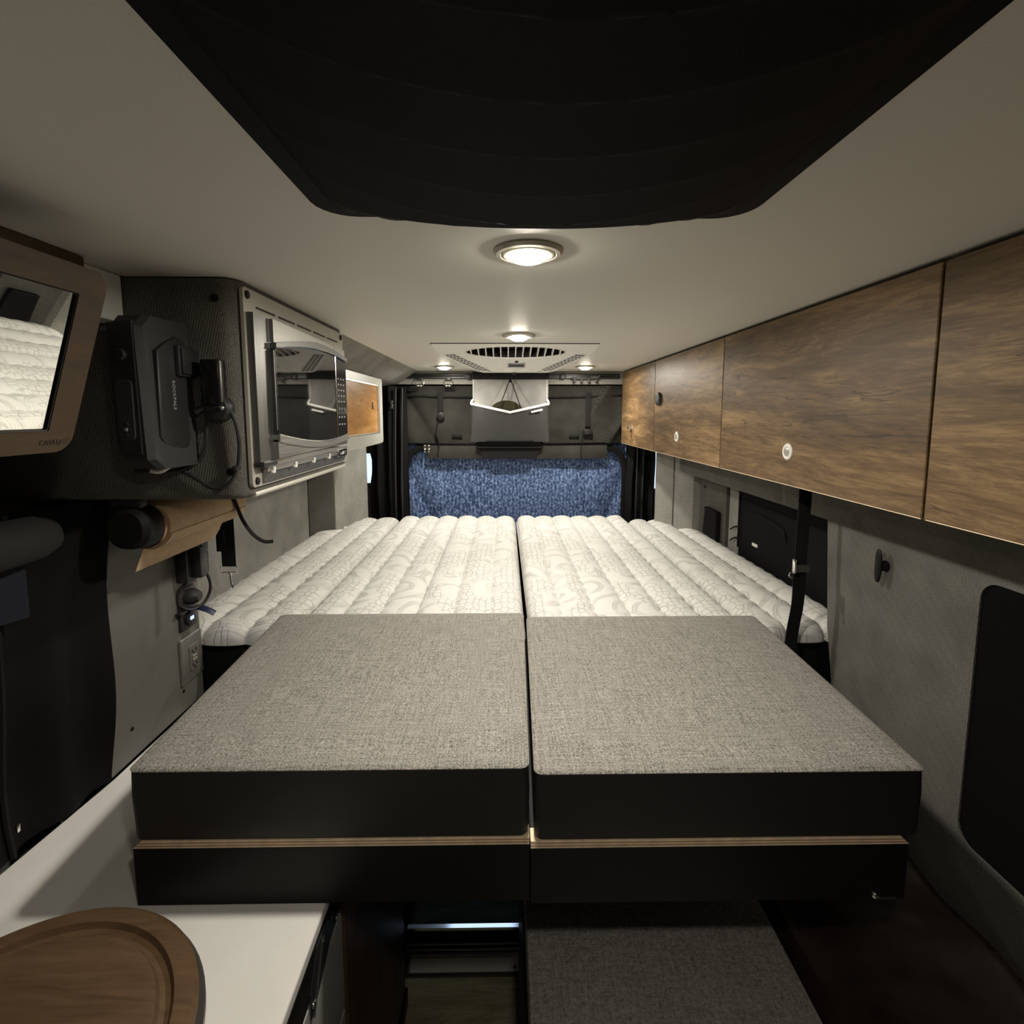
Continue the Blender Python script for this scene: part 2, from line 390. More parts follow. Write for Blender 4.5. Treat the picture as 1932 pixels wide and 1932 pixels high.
# grey header above the rear opening
bm = bm_new(); prism(bm, [(-0.98, 1.85), (-0.73, 1.845), (-0.66, 1.853), (0.98, 1.853), (0.98, ZC), (-0.98, ZC)], 'Y', 3.09, 3.14); struct('trim_1', bm, 'wall_fabric_lit')
# cove along the ceiling above the rear left cabinet
bm = bm_new(); prism(bm, [(-0.515, ZC), (-0.632, 1.855), (-0.97, 1.855), (-0.97, ZC)], 'Y', 1.625, 3.09); struct('trim_2', bm, 'wall_fabric_lit')
# right wall: back skin, then the proud padded panel with its window opening
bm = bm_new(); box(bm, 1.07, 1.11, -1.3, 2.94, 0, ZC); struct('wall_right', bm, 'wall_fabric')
wp = bm_new()
plate(wp, [(-1.2, 0.02), (1.3, 0.02), (1.33, 0.95), (1.362, 1.09), (1.395, 1.43), (1.395, 1.503), (-1.2, 1.503)],
      [rr(-0.25, 0.925, 0.842, 1.368, 0.035)], 'X', 0.90, 0.97)
struct('trim_3', wp, 'wall_fabric')
# header over the recessed bay, with its soft lower lip
hb = bm_new(); box(hb, 0.915, 1.07, 1.40, 2.74, 1.375, 1.50, 0.018, 3); struct('trim_4', hb, 'wall_fabric')
# right pillars (rear)
pl = bm_new(); prism(pl, [(0.835, 2.80), (0.86, 2.745), (0.90, 2.70), (0.98, 2.72), (1.05, 2.94), (0.93, 2.94)], 'Z', 0.9, 1.50); struct('trim_5', pl, 'wall_fabric_lit')
pl = bm_new(); prism(pl, [(0.905, 2.69), (0.918, 2.635), (0.965, 2.58), (1.065, 2.58), (1.065, 2.7), (0.98, 2.71)], 'Z', 0.9, 1.50); struct('trim_6', pl, 'wall_fabric_lit')
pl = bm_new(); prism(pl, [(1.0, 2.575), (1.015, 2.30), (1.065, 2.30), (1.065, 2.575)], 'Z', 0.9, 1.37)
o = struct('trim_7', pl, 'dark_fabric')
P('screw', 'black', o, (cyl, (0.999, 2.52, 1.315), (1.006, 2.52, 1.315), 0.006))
pl = bm_new(); box(pl, 1.025, 1.065, 2.18, 2.295, 0.9, 1.37, 0.008); struct('trim_8', pl, 'wall_fabric_lit')
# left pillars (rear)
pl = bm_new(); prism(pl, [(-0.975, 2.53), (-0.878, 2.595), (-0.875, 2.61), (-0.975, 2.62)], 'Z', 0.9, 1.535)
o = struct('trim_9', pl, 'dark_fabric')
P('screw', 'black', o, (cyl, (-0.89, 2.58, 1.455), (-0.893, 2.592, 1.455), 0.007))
pl = bm_new(); prism(pl, [(-0.868, 2.60), (-0.845, 2.655), (-0.975, 2.68), (-0.975, 2.615)], 'Z', 0.9, 1.535); struct('trim_10', pl, 'wall_fabric_lit')
pl = bm_new(); prism(pl, [(-0.858, 2.68), (-0.838, 2.76), (-0.81, 2.81), (-0.785, 2.87), (-0.79, 2.93), (-0.84, 2.97), (-0.975, 2.97), (-0.975, 2.685)], 'Z', 0.9, 1.535); struct('trim_11', pl, 'wall_fabric_lit')
# white cove block high on the left, behind the mirror
pl = bm_new(); box(pl, -0.975, -0.70, 0.30, 0.978, 1.845, ZC, 0.004); struct('trim_12', pl, 'ceiling')

# windows of the right side
wn = bm_new(); plate(wn, rr(1.52, 2.19, 1.02, 1.37, 0.03), [rr(1.55, 2.16, 1.05, 1.345, 0.03)], 'X', 1.045, 1.068)
w1 = struct('window_1', wn, 'black'); P('pane', 'clear', w1, (box, 1.055, 1.061, 1.54, 2.17, 1.04, 1.355))
wn = bm_new(); plate(wn, rr(-0.27, 0.945, 0.82, 1.39, 0.05), [rr(-0.22, 0.895, 0.87, 1.34, 0.05)], 'X', 0.972, 1.0)
w2 = struct('window_2', wn, 'black'); P('pane', 'clear', w2, (box, 0.98, 0.986, -0.22, 0.895, 0.87, 1.34))

# ================================================================== CEILING LAMPS
def downlight(x, y, label, power=1.0):
    t = thing('ceiling_light', label, 'lamp', (x, y, ZC), 'round ceiling lamps')
    P('trim_ring', 'nickel', t, (lathe, (x, y, ZC), (0, 0, -1), [(0.053, -0.001), (0.054, 0.003), (0.050, 0.007), (0.044, 0.008), (0.041, 0.005), (0.041, -0.001)], 48, False, False))
    P('inner_ring', 'amber', t, (lathe, (x, y, ZC), (0, 0, -1), [(0.041, 0.003), (0.040, 0.0075), (0.037, 0.0085), (0.034, 0.006), (0.029, 0.005)], 48, False, False))
    P('lens', 'lens', t, (lathe, (x, y, ZC), (0, 0, -1), [(0.030, 0.004), (0.0285, 0.010), (0.024, 0.015), (0.015, 0.018), (0.004, 0.019)], 40, True, True), smooth=80)
    ld = bpy.data.lights.new('lamp', 'AREA'); ld.shape = 'DISK'; ld.size = 0.055; ld.energy = LAMP_W*power; ld.color = LAMP_COL
    lo = bpy.data.objects.new('lamp', ld); C.objects.link(lo); lo.parent = t; lo.location = (0, 0, -0.022)
    return t
downlight(0.08, 0.02, 'round ceiling lamp at the front end of the roof blind, above the camera', 0.25)
downlight(0.037, 0.822, 'large bright round ceiling lamp nearest, alone in front of the black roof blind')
downlight(0.046, 1.677, 'round ceiling lamp just in front of the white air conditioner grille')
downlight(-0.322, 2.777, 'small round ceiling lamp at the rear, left of the air conditioner')
downlight(0.430, 2.766, 'small round ceiling lamp at the rear, right of the air conditioner by the wood cabinet')

# ================================================================== ROOF BLIND
t = thing('roof_blind', 'black pleated fabric blind sagging over the roof hatch', 'blind', (0.04, 0.4, ZC))
X0, X1, Y0, Y1 = -0.225, 0.303, 0.12, 0.672
hem = bm_new()
plate(hem, rr(X0, X1, Y0, Y1, 0.045), [rr(X0+0.028, X1-0.028, Y0+0.028, Y1-0.02, 0.03)], 'Z', ZC-0.006, ZC-0.0005)
obj('hem', hem, 'blind', t)
def blindf(u, v):
    x = X0+0.02+(X1-X0-0.04)*u; y = Y0+0.02+(Y1-Y0-0.03)*v
    m = max(0.0, math.sin(PI*u))**0.7
    e = min(1.0, (1-v)/0.09)*min(1.0, v/0.08)
    q = (y-0.06*m+0.06)/0.074
    f = q-math.floor(q)
    pleat = 0.012*(f**1.5)*(1 if f < 0.93 else (1-f)/0.07)
    bow = 0.030*m*min(1, e*1.1)
    wr = 0.004*math.sin(38*u+3*math.sin(7*u))*max(0, 1-abs((1-v)-0.03)/0.05)*m
    return Vector((x, y, ZC-0.005-bow-pleat*m*min(1, e*2)-wr))
cl = bm_new(); grid(cl, blindf, 70, 260); obj('blind_cloth', cl, 'blind', t, 60)
P('front_fold', 'blind', t, (tube, [(X0+0.09, Y1-0.022, ZC-0.009), (X0+0.17, Y1-0.02, ZC-0.014), (0.0, Y1-0.016, ZC-0.017), (0.06, Y1-0.018, ZC-0.016), (0.12, Y1-0.02, ZC-0.018), (0.17, Y1-0.022, ZC-0.014), (X1-0.08, Y1-0.024, ZC-0.009)], 0.006, {'n': 10, 'flat': 0.004}), smooth=80)
P('pull_tag', 'blackcloth', t, (box, -0.165, -0.11, 0.640, 0.6415, ZC-0.02, ZC-0.006, {'mat': Matrix.Translation((-0.137, 0.66, ZC)) @ Matrix.Rotation(math.radians(-62), 4, 'X') @ Matrix.Rotation(0.25, 4, 'Y') @ Matrix.Translation((0.137, -0.65, -ZC))}))

# ================================================================== AIR CONDITIONER
t = thing('air_conditioner', 'white roof air conditioner with slatted oval inlet on the ceiling', 'air conditioner', (0.04, 2.1, ZC))
dk = lambda x, y, o=0.0: Vector((x, y, 1.928-0.2273*(y-1.87)-o))
deck = [(-0.264, 1.871), (-0.262, 1.90), (-0.256, 1.945), (-0.242, 1.98), (-0.118, 2.185), (-0.09, 2.205), (0.18, 2.205), (0.208, 2.185), (0.324, 1.98), (0.337, 1.945), (0.341, 1.90), (0.342, 1.871)]
for k in range(1, 8): deck.append((0.340-0.602*k/8, 1.874-0.006*math.sin(PI*k/8)))
oc = (0.042, 1.957)
oval = [(oc[0]+0.188*math.cos(a)*(1), oc[1]+0.066*math.sin(a)) for a in [2*PI*i/40 for i in range(40)]]
bd = bm_new(); plate(bd, deck, [oval], 'Z', 0.0, 0.004)
for v in bd.verts:
    v.co.z = dk(v.co.x, v.co.y).z + v.co.z
# skirt back up to the ceiling
loft(bd, [[dk(x, y) for x, y in deck[:12]], [Vector((min(max(x*1.18-0.007, -0.264), 0.342), 1.874 if y < 1.95 else y+0.06, ZC)) for x, y in deck[:12]]], False, False, closed=False)
obj('housing', bd, 'white', t, 40)
P('edge_shade', 'greyplastic', t, (tube, [(-0.266, 1.94, ZC-0.001), (-0.266, 1.869, ZC-0.001), (0.04, 1.865, ZC-0.001), (0.342, 1.869, ZC-0.001), (0.342, 1.94, ZC-0.001)], 0.0022, {'n': 6, 'k': 0}))  # dark strip standing in for the shade line along the housing edge
du = bm_new(); loft(du, [[dk(x, y, -0.002) for x, y in oval], [Vector((x, y, 1.9288)) for x, y in oval]], False, True)
obj('inlet_duct', du, 'black', t)
rim = bm_new(); tube(rim, [dk(x, y, 0.0) for x, y in oval]+[dk(*oval[0])], 0.003, 6, 0); obj('inlet_rim', rim, 'white', t, 60)
slat = None
for k in range(13):
    x = oc[0]-0.168+0.028*k; hw = 0.066*math.sqrt(max(0.01, 1-((x-oc[0])/0.188)**2))
    s = bm_new()
    loft(s, [[dk(x-0.0022, oc[1]+q*hw, -0.018), dk(x+0.0022, oc[1]+q*hw, -0.018), dk(x+0.0022, oc[1]+q*hw, 0.001), dk(x-0.0022, oc[1]+q*hw, 0.001)] for q in (-1, 1)])
    obj('inlet_slat', s, 'white', t, 0)
for sgn in (-1, 1):
    A0, A1 = Vector((-0.228, 1.985, 0)), Vector((-0.112, 2.175, 0))
    B0, B1 = Vector((-0.190, 1.975, 0)), Vector((-0.050, 2.188, 0))
    mxr = lambda p: Vector((p.x if sgn < 0 else 0.084-p.x, p.y, 0))
    g = lambda u, v, o: dk(*(mxr((A0.lerp(A1, u)).lerp(B0.lerp(B1, u), v)).xy), o)
    bk = bm_new(); grid(bk, lambda u, v: g(u, v, 0.0006), 4, 2); gp = obj('side_grille', bk, 'black', t)
    lat = bm_new()
    for i in range(12):
        u = i/11; loft(lat, [[g(u-0.009, v, 0.0006), g(u+0.009, v, 0.0006), g(u+0.009, v, 0.0012), g(u-0.009, v, 0.0012)] for v in (0, 1)])
    for j in range(4):
        v = j/3; loft(lat, [[g(u, v-0.035, 0.0006), g(u, v+0.035, 0.0006), g(u, v+0.035, 0.0012), g(u, v-0.035, 0.0012)] for u in (0, 1)])
    lo = obj('grille_bars', lat, 'white', gp, 0); lo['kind'] = 'stuff'
P('display', 'greyplastic', t, (loft, [[dk(x, y, h) for x, y in rr(0.018, 0.078, 2.085, 2.125, 0.004)] for h in (0.0, 0.002)]))
fo = P('display_frame', 'trimplate', t, (plate, rr(0.013, 0.083, 2.079, 2.131, 0.006), [rr(0.018, 0.078, 2.085, 2.125, 0.004)], 'Z', 0, 0.001))
for v in fo.data.vertices: v.co.z = dk(v.co.x+0.04, v.co.y+2.1, 0.003).z - ZC + (v.co.z+ZC)*0.5
P('sensor', 'black', t, (loft, [[dk(0.048+0.007*math.cos(a), 2.062+0.010*math.sin(a), h) for a in [2*PI*i/12 for i in range(12)]] for h in (0, 0.002)]))
P('latch', 'black', t, (box, 0.036, 0.047, 2.198, 2.212, 1.842, 1.853, 0.002))
for dx in (-0.06, 0.07):
    P('vent_lip', 'white', t, (tube, [dk(0.045+dx-0.05, 2.172, 0.0), dk(0.045+dx, 2.166, 0.003), dk(0.045+dx+0.05, 2.172, 0.0)], 0.0035, {'n': 6, 'flat': 0.002}))

# ================================================================== RIGHT OVERHEAD CABINETS
def cab(y0, y1, label, btn=None, gap=0.0016):
    t = thing('overhead_cabinet', label, 'cabinet', (0.9, (y0+y1)/2, 1.505), 'wood overhead cabinets on the right wall')
    P('carcass', 'black', t, (box, 0.725, 1.065, y0+0.001, y1-0.001, 1.508, ZC-0.002))
    d = P('door', 'wood', t, (box, 0.700, 0.720, y0+gap, y1-gap, 1.504, 1.921, 0.0015, 1))
    P('edge_band', 'ply_l', d, (box, 0.7015, 0.7185, y0+gap+0.002, y1-gap-0.002, 1.5025, 1.5045))
    if btn:
        by, bz = btn
        b = P('push_latch', 'white', t, (lathe, (0.7005, by, bz), (-1, 0, 0), [(0.0205, 0), (0.0205, 0.0025), (0.018, 0.005), (0.0135, 0.005), (0.012, 0.003)], 32))
        P('latch_button', 'trimplate', b, (lathe, (0.7005, by, bz), (-1, 0, 0), [(0.0115, 0.002), (0.0115, 0.0045), (0.009, 0.006)], 28))
    return t, d
c1, d1 = cab(2.402, 3.066, 'rearmost wood overhead cabinet with a small chrome toggle catch', None, 0.001)
k = P('toggle_catch', 'chrome', c1, (lathe, (0.7005, 2.826, 1.60), (-1, 0, 0), [(0.014, 0), (0.014, 0.003), (0.008, 0.005), (0.007, 0.016), (0.003, 0.018)], 20))
P('catch_lever', 'chrome', k, (box, 0.682, 0.688, 2.80, 2.855, 1.597, 1.603, 0.002))
P('catch_plate', 'copper', k, (box, 0.697, 0.7005, 2.812, 2.823, 1.545, 1.585, 0.001))
c2, d2 = cab(1.653, 2.400, 'wood overhead cabinet with a black round puck and a small white latch', (2.073, 1.586))
k = P('switch_puck', 'plastic', c2, (lathe, (0.7005, 2.318, 1.744), (-1, 0, 0), [(0.030, 0), (0.030, 0.010), (0.027, 0.014), (0.018, 0.015), (0.017, 0.013)], 32))
P('puck_face', 'greyplastic', k, (lathe, (0.7005, 2.318, 1.744), (-1, 0, 0), [(0.017, 0.012), (0.016, 0.0145), (0.004, 0.015)], 24))
cab(0.836, 1.651, 'broad wood overhead cabinet with one large white round latch, above the black strap', (1.252, 1.586))
cab(-0.05, 0.834, 'nearest wood overhead cabinet, cut off by the right edge, no latch in view')

# ================================================================== REAR LEFT CABINET
t = thing('wall_cabinet', 'pale framed overhead cabinet with an orange wood door behind the microwave', 'cabinet', (-0.8, 2.13, 1.535))
P('body', 'wall_fabric', t, (box, -0.975, -0.645, 1.63, 2.67, 1.537, 1.853, 0.008))
fr = bm_new(); plate(fr, rr(1.66, 2.662, 1.533, 1.853, 0.012), [rr(1.75, 2.60, 1.578, 1.822, 0.006)], 'X', -0.645, -0.628); obj('face_frame', fr, 'cabframe', t)
gd = P('door', 'ginger', t, (box, -0.644, -0.637, 1.752, 2.598, 1.58, 1.82))
P('finger_pull', 'black', gd, (box, -0.6375, -0.635, 2.49, 2.505, 1.70, 1.735, 0.001))
P('inner_bead', 'alu', t, (plate, rr(1.75, 2.60, 1.578, 1.822, 0.006), [rr(1.762, 2.590, 1.588, 1.814, 0.004)], 'X', -0.637, -0.631))
P('bottom_lip', 'tape', t, (cyl, (-0.640, 1.66, 1.534), (-0.640, 2.655, 1.534), 0.007))

# ================================================================== MICROWAVE HOUSING
t = thing('microwave_housing', 'grey weave covered wall box that holds the microwave', 'cabinet', (-0.72, 1.29, 1.515))
out = [(-0.97, 0.98)]
for i in range(7):
    a = -PI/2+PI/2*i/6; out.append((-0.497-0.035+0.035*math.cos(a), 0.98+0.035+0.035*math.sin(a)))
for i in range(5):
    a = PI/2*i/4; out.append((-0.497-0.03+0.03*math.cos(a), 1.615-0.03+0.03*math.sin(a)))
out.append((-0.97, 1.615))
hs = bm_new()
def ins(pts, d):
    cx, cy = -0.73, 1.30
    return [(x-d*(1 if x > -0.9 else 0)*(1 if x > cx else -1), y+(d if y < cy else -d)) for x, y in pts]
loft(hs, [[(x, y, z) for x, y in ins(out, d)] for d, z in ((0.016, 1.513), (0.006, 1.516), (0.0, 1.526), (0.0, ZC-0.003))])
obj('fabric_shell', hs, 'box_fabric', t, 50)
P('bottom_welt', 'trimplate', t, (tube, [(-0.502, 1.02, 1.519), (-0.500, 1.3, 1.519), (-0.503, 1.60, 1.519)], 0.006, {'k': 3}))
fp = bm_new(); plate(fp, rr(0.996, 1.588, 1.535, 1.918, 0.01), [rr(1.03, 1.548, 1.592, 1.868, 0.006)], 'X', -0.497, -0.4905); tp = obj('trim_plate', fp, 'trimplate', t)
for y, z in ((1.012, 1.905), (1.57, 1.905), (1.014, 1.547)):
    P('screw', 'black', tp, (lathe, (-0.4905, y, z), (1, 0, 0), [(0.008, 0), (0.007, 0.003), (0.003, 0.004)], 16))
P('screw', 'chrome', tp, (lathe, (-0.4905, 1.565, 1.552), (1, 0, 0), [(0.008, 0), (0.007, 0.003), (0.003, 0.004)], 16))
for k in range(5):
    P('vent_slot', 'black', tp, (box, -0.4912, -0.4896, 1.045+0.102*k, 1.13+0.102*k, 1.8855, 1.8895))
rl = P('lower_rail', 'steel', tp, (box, -0.4905, -0.478, 1.035, 1.56, 1.562, 1.586, 0.002))
P('rail_groove', 'steel_d', tp, (box, -0.4905, -0.4865, 1.035, 1.56, 1.54, 1.562))
for k in range(5):
    P('clip', 'white', tp, (box, -0.480, -0.473, 1.052+0.112*k, 1.059+0.112*k, 1.558, 1.564, 0.001), (box, -0.476, -0.472, 1.053+0.112*k, 1.058+0.112*k, 1.562, 1.571, 0.001))
P('latch_plate', 'chrome', tp, (plate, rr(1.465, 1.535, 1.557, 1.576, 0.003), [rr(1.472, 1.528, 1.562, 1.571, 0.002)], 'X', -0.477, -0.472))
for x, z in ((-0.534, 1.892), (-0.524, 1.569)):
    P('screw', 'black', t, (lathe, (x, 0.981, z), (0, -1, 0), [(0.0075, 0), (0.0065, 0.004), (0.003, 0.005)], 16))

# ================================================================== MICROWAVE
t = thing('microwave', 'steel microwave with dark glass door and keypad, set in the grey box', 'microwave', (-0.55, 1.29, 1.585))
P('cavity_shell', 'steel_d', t, (box, -0.4964, -0.488, 1.034, 1.52, 1.596, 1.864))
# left post with slanted edge
lp = bm_new()
loft(lp, [[(-0.4895, 1.004, z), (-0.478, 1.006, z), (-0.470, 1.062+s, z), (-0.4895, 1.07+s, z)] for z, s in ((1.586, 0.012), (1.70, 0.006), (1.872, -0.004))])
obj('side_post', lp, 'steel_d', t)
P('foot', 'plastic', t, (box, -0.489, -0.468, 1.0, 1.06, 1.574, 1.586, 0.003))
def xf(y): return -0.463+0.003*(y-1.05)/0.46
ztop = lambda y: 1.806+0.030*math.sin(PI*min(1, (y-1.03)/0.62))
zbot = lambda y: 1.642-0.030*math.sin(PI*min(1, (y-1.03)/0.62))
ys = [1.055+(1.415-1.055)*i/24 for i in range(25)]
yc = [1.420+(1.508-1.420)*i/8 for i in range(9)]
def band(bm, YS, za, zb, xo, xi):
    loops = []
    for y in YS:
        a, b = za(y), zb(y); loops.append([(xf(y)+xo, y, a), (xf(y)+xo, y, b), (-0.4885, y, b), (-0.4885, y, a)])
    loft(bm, loops)
zt_top = lambda y: 1.868-0.02*(y-1.05)
up = bm_new(); band(up, ys, lambda y: ztop(y)+0.012, zt_top, 0.0, 0); d = obj('door', up, 'steel', t, 50)
lo_ = bm_new(); band(lo_, ys, lambda y: 1.588+0.01*(y-1.05), lambda y: zbot(y)-0.012, 0.0, 0); obj('door_base', lo_, 'steel', d, 50)
# arched mouldings: a dark lip over the glass and a bright lip below
ml = bm_new(); band(ml, ys+yc, lambda y: ztop(y)+0.001, lambda y: ztop(y)+0.017-0.006*abs(y-1.28)/0.22, 0.005, 0); obj('upper_moulding', ml, 'steel_d', d, 60)
ml = bm_new(); tube(ml, [(xf(y)+0.005, y, ztop(y)+0.001) for y in ys+yc], 0.0016, 6, 0); obj('bright_line', ml, 'chrome', d, 60)
ml = bm_new(); tube(ml, [(xf(y)+0.004, y, zbot(y)-0.001) for y in ys+yc], 0.0016, 6, 0); obj('bright_line', ml, 'chrome', d, 60)
ml = bm_new(); band(ml, ys+yc, lambda y: zbot(y)-0.016, lambda y: zbot(y)-0.001, 0.004, 0); obj('lower_moulding', ml, 'steel', d, 60)
gl = bm_new(); band(gl, ys, zbot, ztop, 0.0015, 0); obj('door_glass', gl, 'glass', d, 60)
P('glass_edge', 'chrome', d, (tube, [(xf(1.055)+0.001, 1.0545, 1.646), (xf(1.055)+0.001, 1.0545, 1.806)], 0.0018, {'n': 6, 'k': 0}))
cp = bm_new(); band(cp, yc, zbot, ztop, 0.001, 0); pc = obj('control_panel', cp, 'blackgloss', t, 60)
cu = bm_new(); band(cu, yc, lambda y: ztop(y)+0.006, zt_top, -0.001, 0); obj('panel_head', cu, 'steel', pc, 50)
cb = bm_new(); band(cb, yc, lambda y: 1.592, lambda y: zbot(y)-0.006, -0.001, 0); obj('panel_base', cb, 'steel_d', pc, 50)
P('divider', 'chrome', t, (tube, [(xf(1.4175)+0.002, 1.4175, 1.61), (xf(1.4175)+0.002, 1.4175, 1.834)], 0.0016, {'n': 6, 'k': 0}))
for r in range(8):
    for q in range(3):
        y = 1.437+0.022*q; z = 1.775-0.0155*r if r < 5 else 1.69-0.02*(r-5)
        if r in (5,):
            P('key', 'greyplastic', pc, (box, xf(y)+0.001, xf(y)+0.003, y-0.008, y+0.008, z-0.006, z+0.006, 0.001))
        else:
            P('key', 'text', pc, (box, xf(y)+0.001, xf(y)+0.0022, y-0.004, y+0.004, z-0.0022, z+0.0022))

# ================================================================== DEVICES ON THE BOX FACE
t = thing('portable_speaker', 'charcoal portable speaker pack mounted upright on the grey weave box', 'speaker', (-0.625, 0.97, 1.60))
sk = bm_new()
def spk(z, dy0, dx=0.0):
    dx += 0.012
    return [(-0.655+dx, 0.976, z), (-0.655+dx, 0.868+dy0, z), (-0.650+dx, 0.862+dy0, z), (-0.610+dx, 0.858+dy0, z), (-0.600+dx, 0.866+dy0, z), (-0.594+dx, 0.976, z)]
loft(sk, [spk(1.585, 0.022, 0.004), spk(1.603, 0.0, 0.003), spk(1.70, 0.0), spk(1.822, 0.0, -0.004), spk(1.842, 0.02, -0.004)])
obj('housing', sk, 'greyplastic', t, 30)
P('front_panel', 'plastic', t, (prism, [(-0.639, 1.612), (-0.601, 1.612), (-0.603, 1.83), (-0.643, 1.826)], 'Y', 0.855, 0.864))
cpn = P('button_strip', 'greyplastic', t, (prism, rr(-0.634, -0.608, 1.635, 1.735, 0.008), 'Y', 0.852, 0.856))
for z, r in ((1.662, 0.0045), (1.645, 0.003)):
    P('button', 'plastic', cpn, (cyl, (-0.621, 0.853, z), (-0.621, 0.8495, z), r, r*0.9, 16))
P('button', 'text', cpn, (box, -0.623, -0.619, 0.8505, 0.8525, 1.651, 1.656))
P('knob', 'plastic', t, (lathe, (-0.623, 0.855, 1.775), (0, -1, 0), [(0.010, 0), (0.010, 0.004), (0.008, 0.006)], 20))
sg = bm_new()
pts = [(0.878, 1.64), (0.888, 1.63), (0.93, 1.615), (0.958, 1.613), (0.958, 1.81), (0.935, 1.815), (0.905, 1.80), (0.882, 1.785)]
loft(sg, [[(-0.590+h, y, z) for y, z in [(a+(0.92-a)*s, b+(1.71-b)*s) for a, b in pts]] for h, s in ((0.0, 0.0), (0.007, 0.0), (0.009, 0.05))])
go = obj('speaker_grille', sg, 'plastic', t)
text('lettering', 'ROCKPALS', 0.0105, Matrix.Translation((-0.5805, 0.917, 1.712)) @ Matrix(((0, 0, 1, 0), (0, 1, 0, 0), (-1, 0, 0, 0), (0, 0, 0, 1))), 'text', go, 0.0004)
P('side_bracket', 'plastic', t, (box, -0.586, -0.573, 0.925, 0.979, 1.745, 1.80, 0.004), (box, -0.575, -0.569, 0.93, 0.979, 1.75, 1.795, 0.002))
P('cable_plug', 'white', t, (tube, [(-0.628, 0.905, 1.582), (-0.612, 0.91, 1.578), (-0.60, 0.92, 1.586)], 0.0045, {'n': 8}))
P('plug_body', 'plastic', t, (box, -0.65, -0.622, 0.90, 0.93, 1.574, 1.586, 0.004))

t = thing('handset_holder', 'slim black handset cradle with round base beside the microwave', 'holder', (-0.53, 0.97, 1.69))
P('cradle', 'blackgloss', t, (box, -0.553, -0.520, 0.950, 0.979, 1.695, 1.778, 0.003))
P('steel_edge', 'steel_d', t, (box, -0.521, -0.5175, 0.952, 0.964, 1.70, 1.776, 0.001))
P('round_base', 'plastic', t, (lathe, (-0.533, 0.979, 1.689), (0, -1, 0), [(0.025, 0), (0.025, 0.014), (0.021, 0.022), (0.008, 0.025)], 32))
P('side_nub', 'plastic', t, (tube, [(-0.548, 0.965, 1.692), (-0.562, 0.962, 1.688), (-0.571, 0.962, 1.682)], 0.006))
P('stud', 'chrome', t, (sphere, (-0.518, 0.952, 1.690), 0.004))
P('cable', 'plastic', t, (tube, [(-0.552, 0.968, 1.688), (-0.558, 0.97, 1.655), (-0.562, 0.97, 1.622), (-0.575, 0.972, 1.594), (-0.592, 0.972, 1.583), (-0.612, 0.955, 1.574), (-0.64, 0.93, 1.574)], 0.0036, {'n': 8}))
P('cable', 'plastic', t, (tube, [(-0.512, 0.968, 1.687), (-0.502, 0.968, 1.660), (-0.498, 0.968, 1.625), (-0.503, 0.97, 1.585), (-0.516, 0.971, 1.556), (-0.535, 0.971, 1.540), (-0.558, 0.971, 1.541), (-0.585, 0.971, 1.558), (-0.61, 0.972, 1.571)], 0.0036, {'n': 8}))
P('cable_clip', 'plastic', t, (box, -0.513, -0.503, 0.964, 0.979, 1.572, 1.582, 0.002))

# ================================================================== MIRROR
t = thing('wall_mirror', 'wood framed mirror tilted out from the left wall, reflecting the mattress', 'mirror', (-0.70, 0.6, 1.62))
ang = math.radians(17.6)
B0 = Vector((-0.607, 0.7225, 1.628)); UP = Vector((math.sin(ang), 0, math.cos(ang))); NR = Vector((math.cos(ang), 0, -math.sin(ang)))
def mp(y, s, n): return B0+UP*s*0.85+NR*n+Vector((0, (y-0.85)*0.85, 0))
def mplate(bm, outer, holes, n0, n1):
    t_ = bmesh.new(); plate(t_, outer, holes, 'X', n0, n1)
    for v in t_.verts: v.co = mp(v.co.y, v.co.z, v.co.x)
    merge(bm, t_)
fr = bm_new(); mplate(fr, rr(0.36, 0.85, 0.0, 0.292, 0.03), [rr(0.41, 0.802, 0.035, 0.252, 0.002, 2)], -0.014, 0.0); fo = obj('frame', fr, 'frame', t)
bv = bm_new(); mplate(bv, rr(0.408, 0.804, 0.033, 0.254, 0.002, 2), [rr(0.411, 0.800, 0.037, 0.250, 0.002, 2)], -0.008, -0.001); obj('inner_bead', bv, 'blackgloss', t)
gm = bm_new(); mplate(gm, rr(0.40, 0.81, 0.03, 0.258, 0.002, 2), [], -0.008, -0.004); obj('mirror_glass', gm, 'mirror', t, 0)
bk = bm_new(); mplate(bk, rr(0.38, 0.835, 0.012, 0.28, 0.02), [], -0.05, -0.018); obj('back_box', bk, 'frame', t)
tb = bm_new(); box(tb, -0.97, -0.672, 0.30, 0.86, 1.872, 1.9285, 0.002); box(tb, -0.97, -0.64, 0.36, 0.70, 1.66, 1.80, 0.002); obj('top_board', tb, 'frame', t)
mm = Matrix(((0, UP.x, NR.x, 0), (1, UP.y, NR.y, 0), (0, UP.z, NR.z, 0), (0, 0, 0, 1)))
text('burnt_lettering', 'CAVU', 0.0105, Matrix.Translation(mp(0.806, 0.0165, 0.0004)) @ mm, 'burn', fo, 0.0003)
fl = bm_new(); mplate(fl, [(0.824, 0.0115), (0.838, 0.0125), (0.843, 0.0235), (0.827, 0.0205)], [], 0.0, 0.0006); obj('burnt_emblem', fl, 'burn', fo, 0)

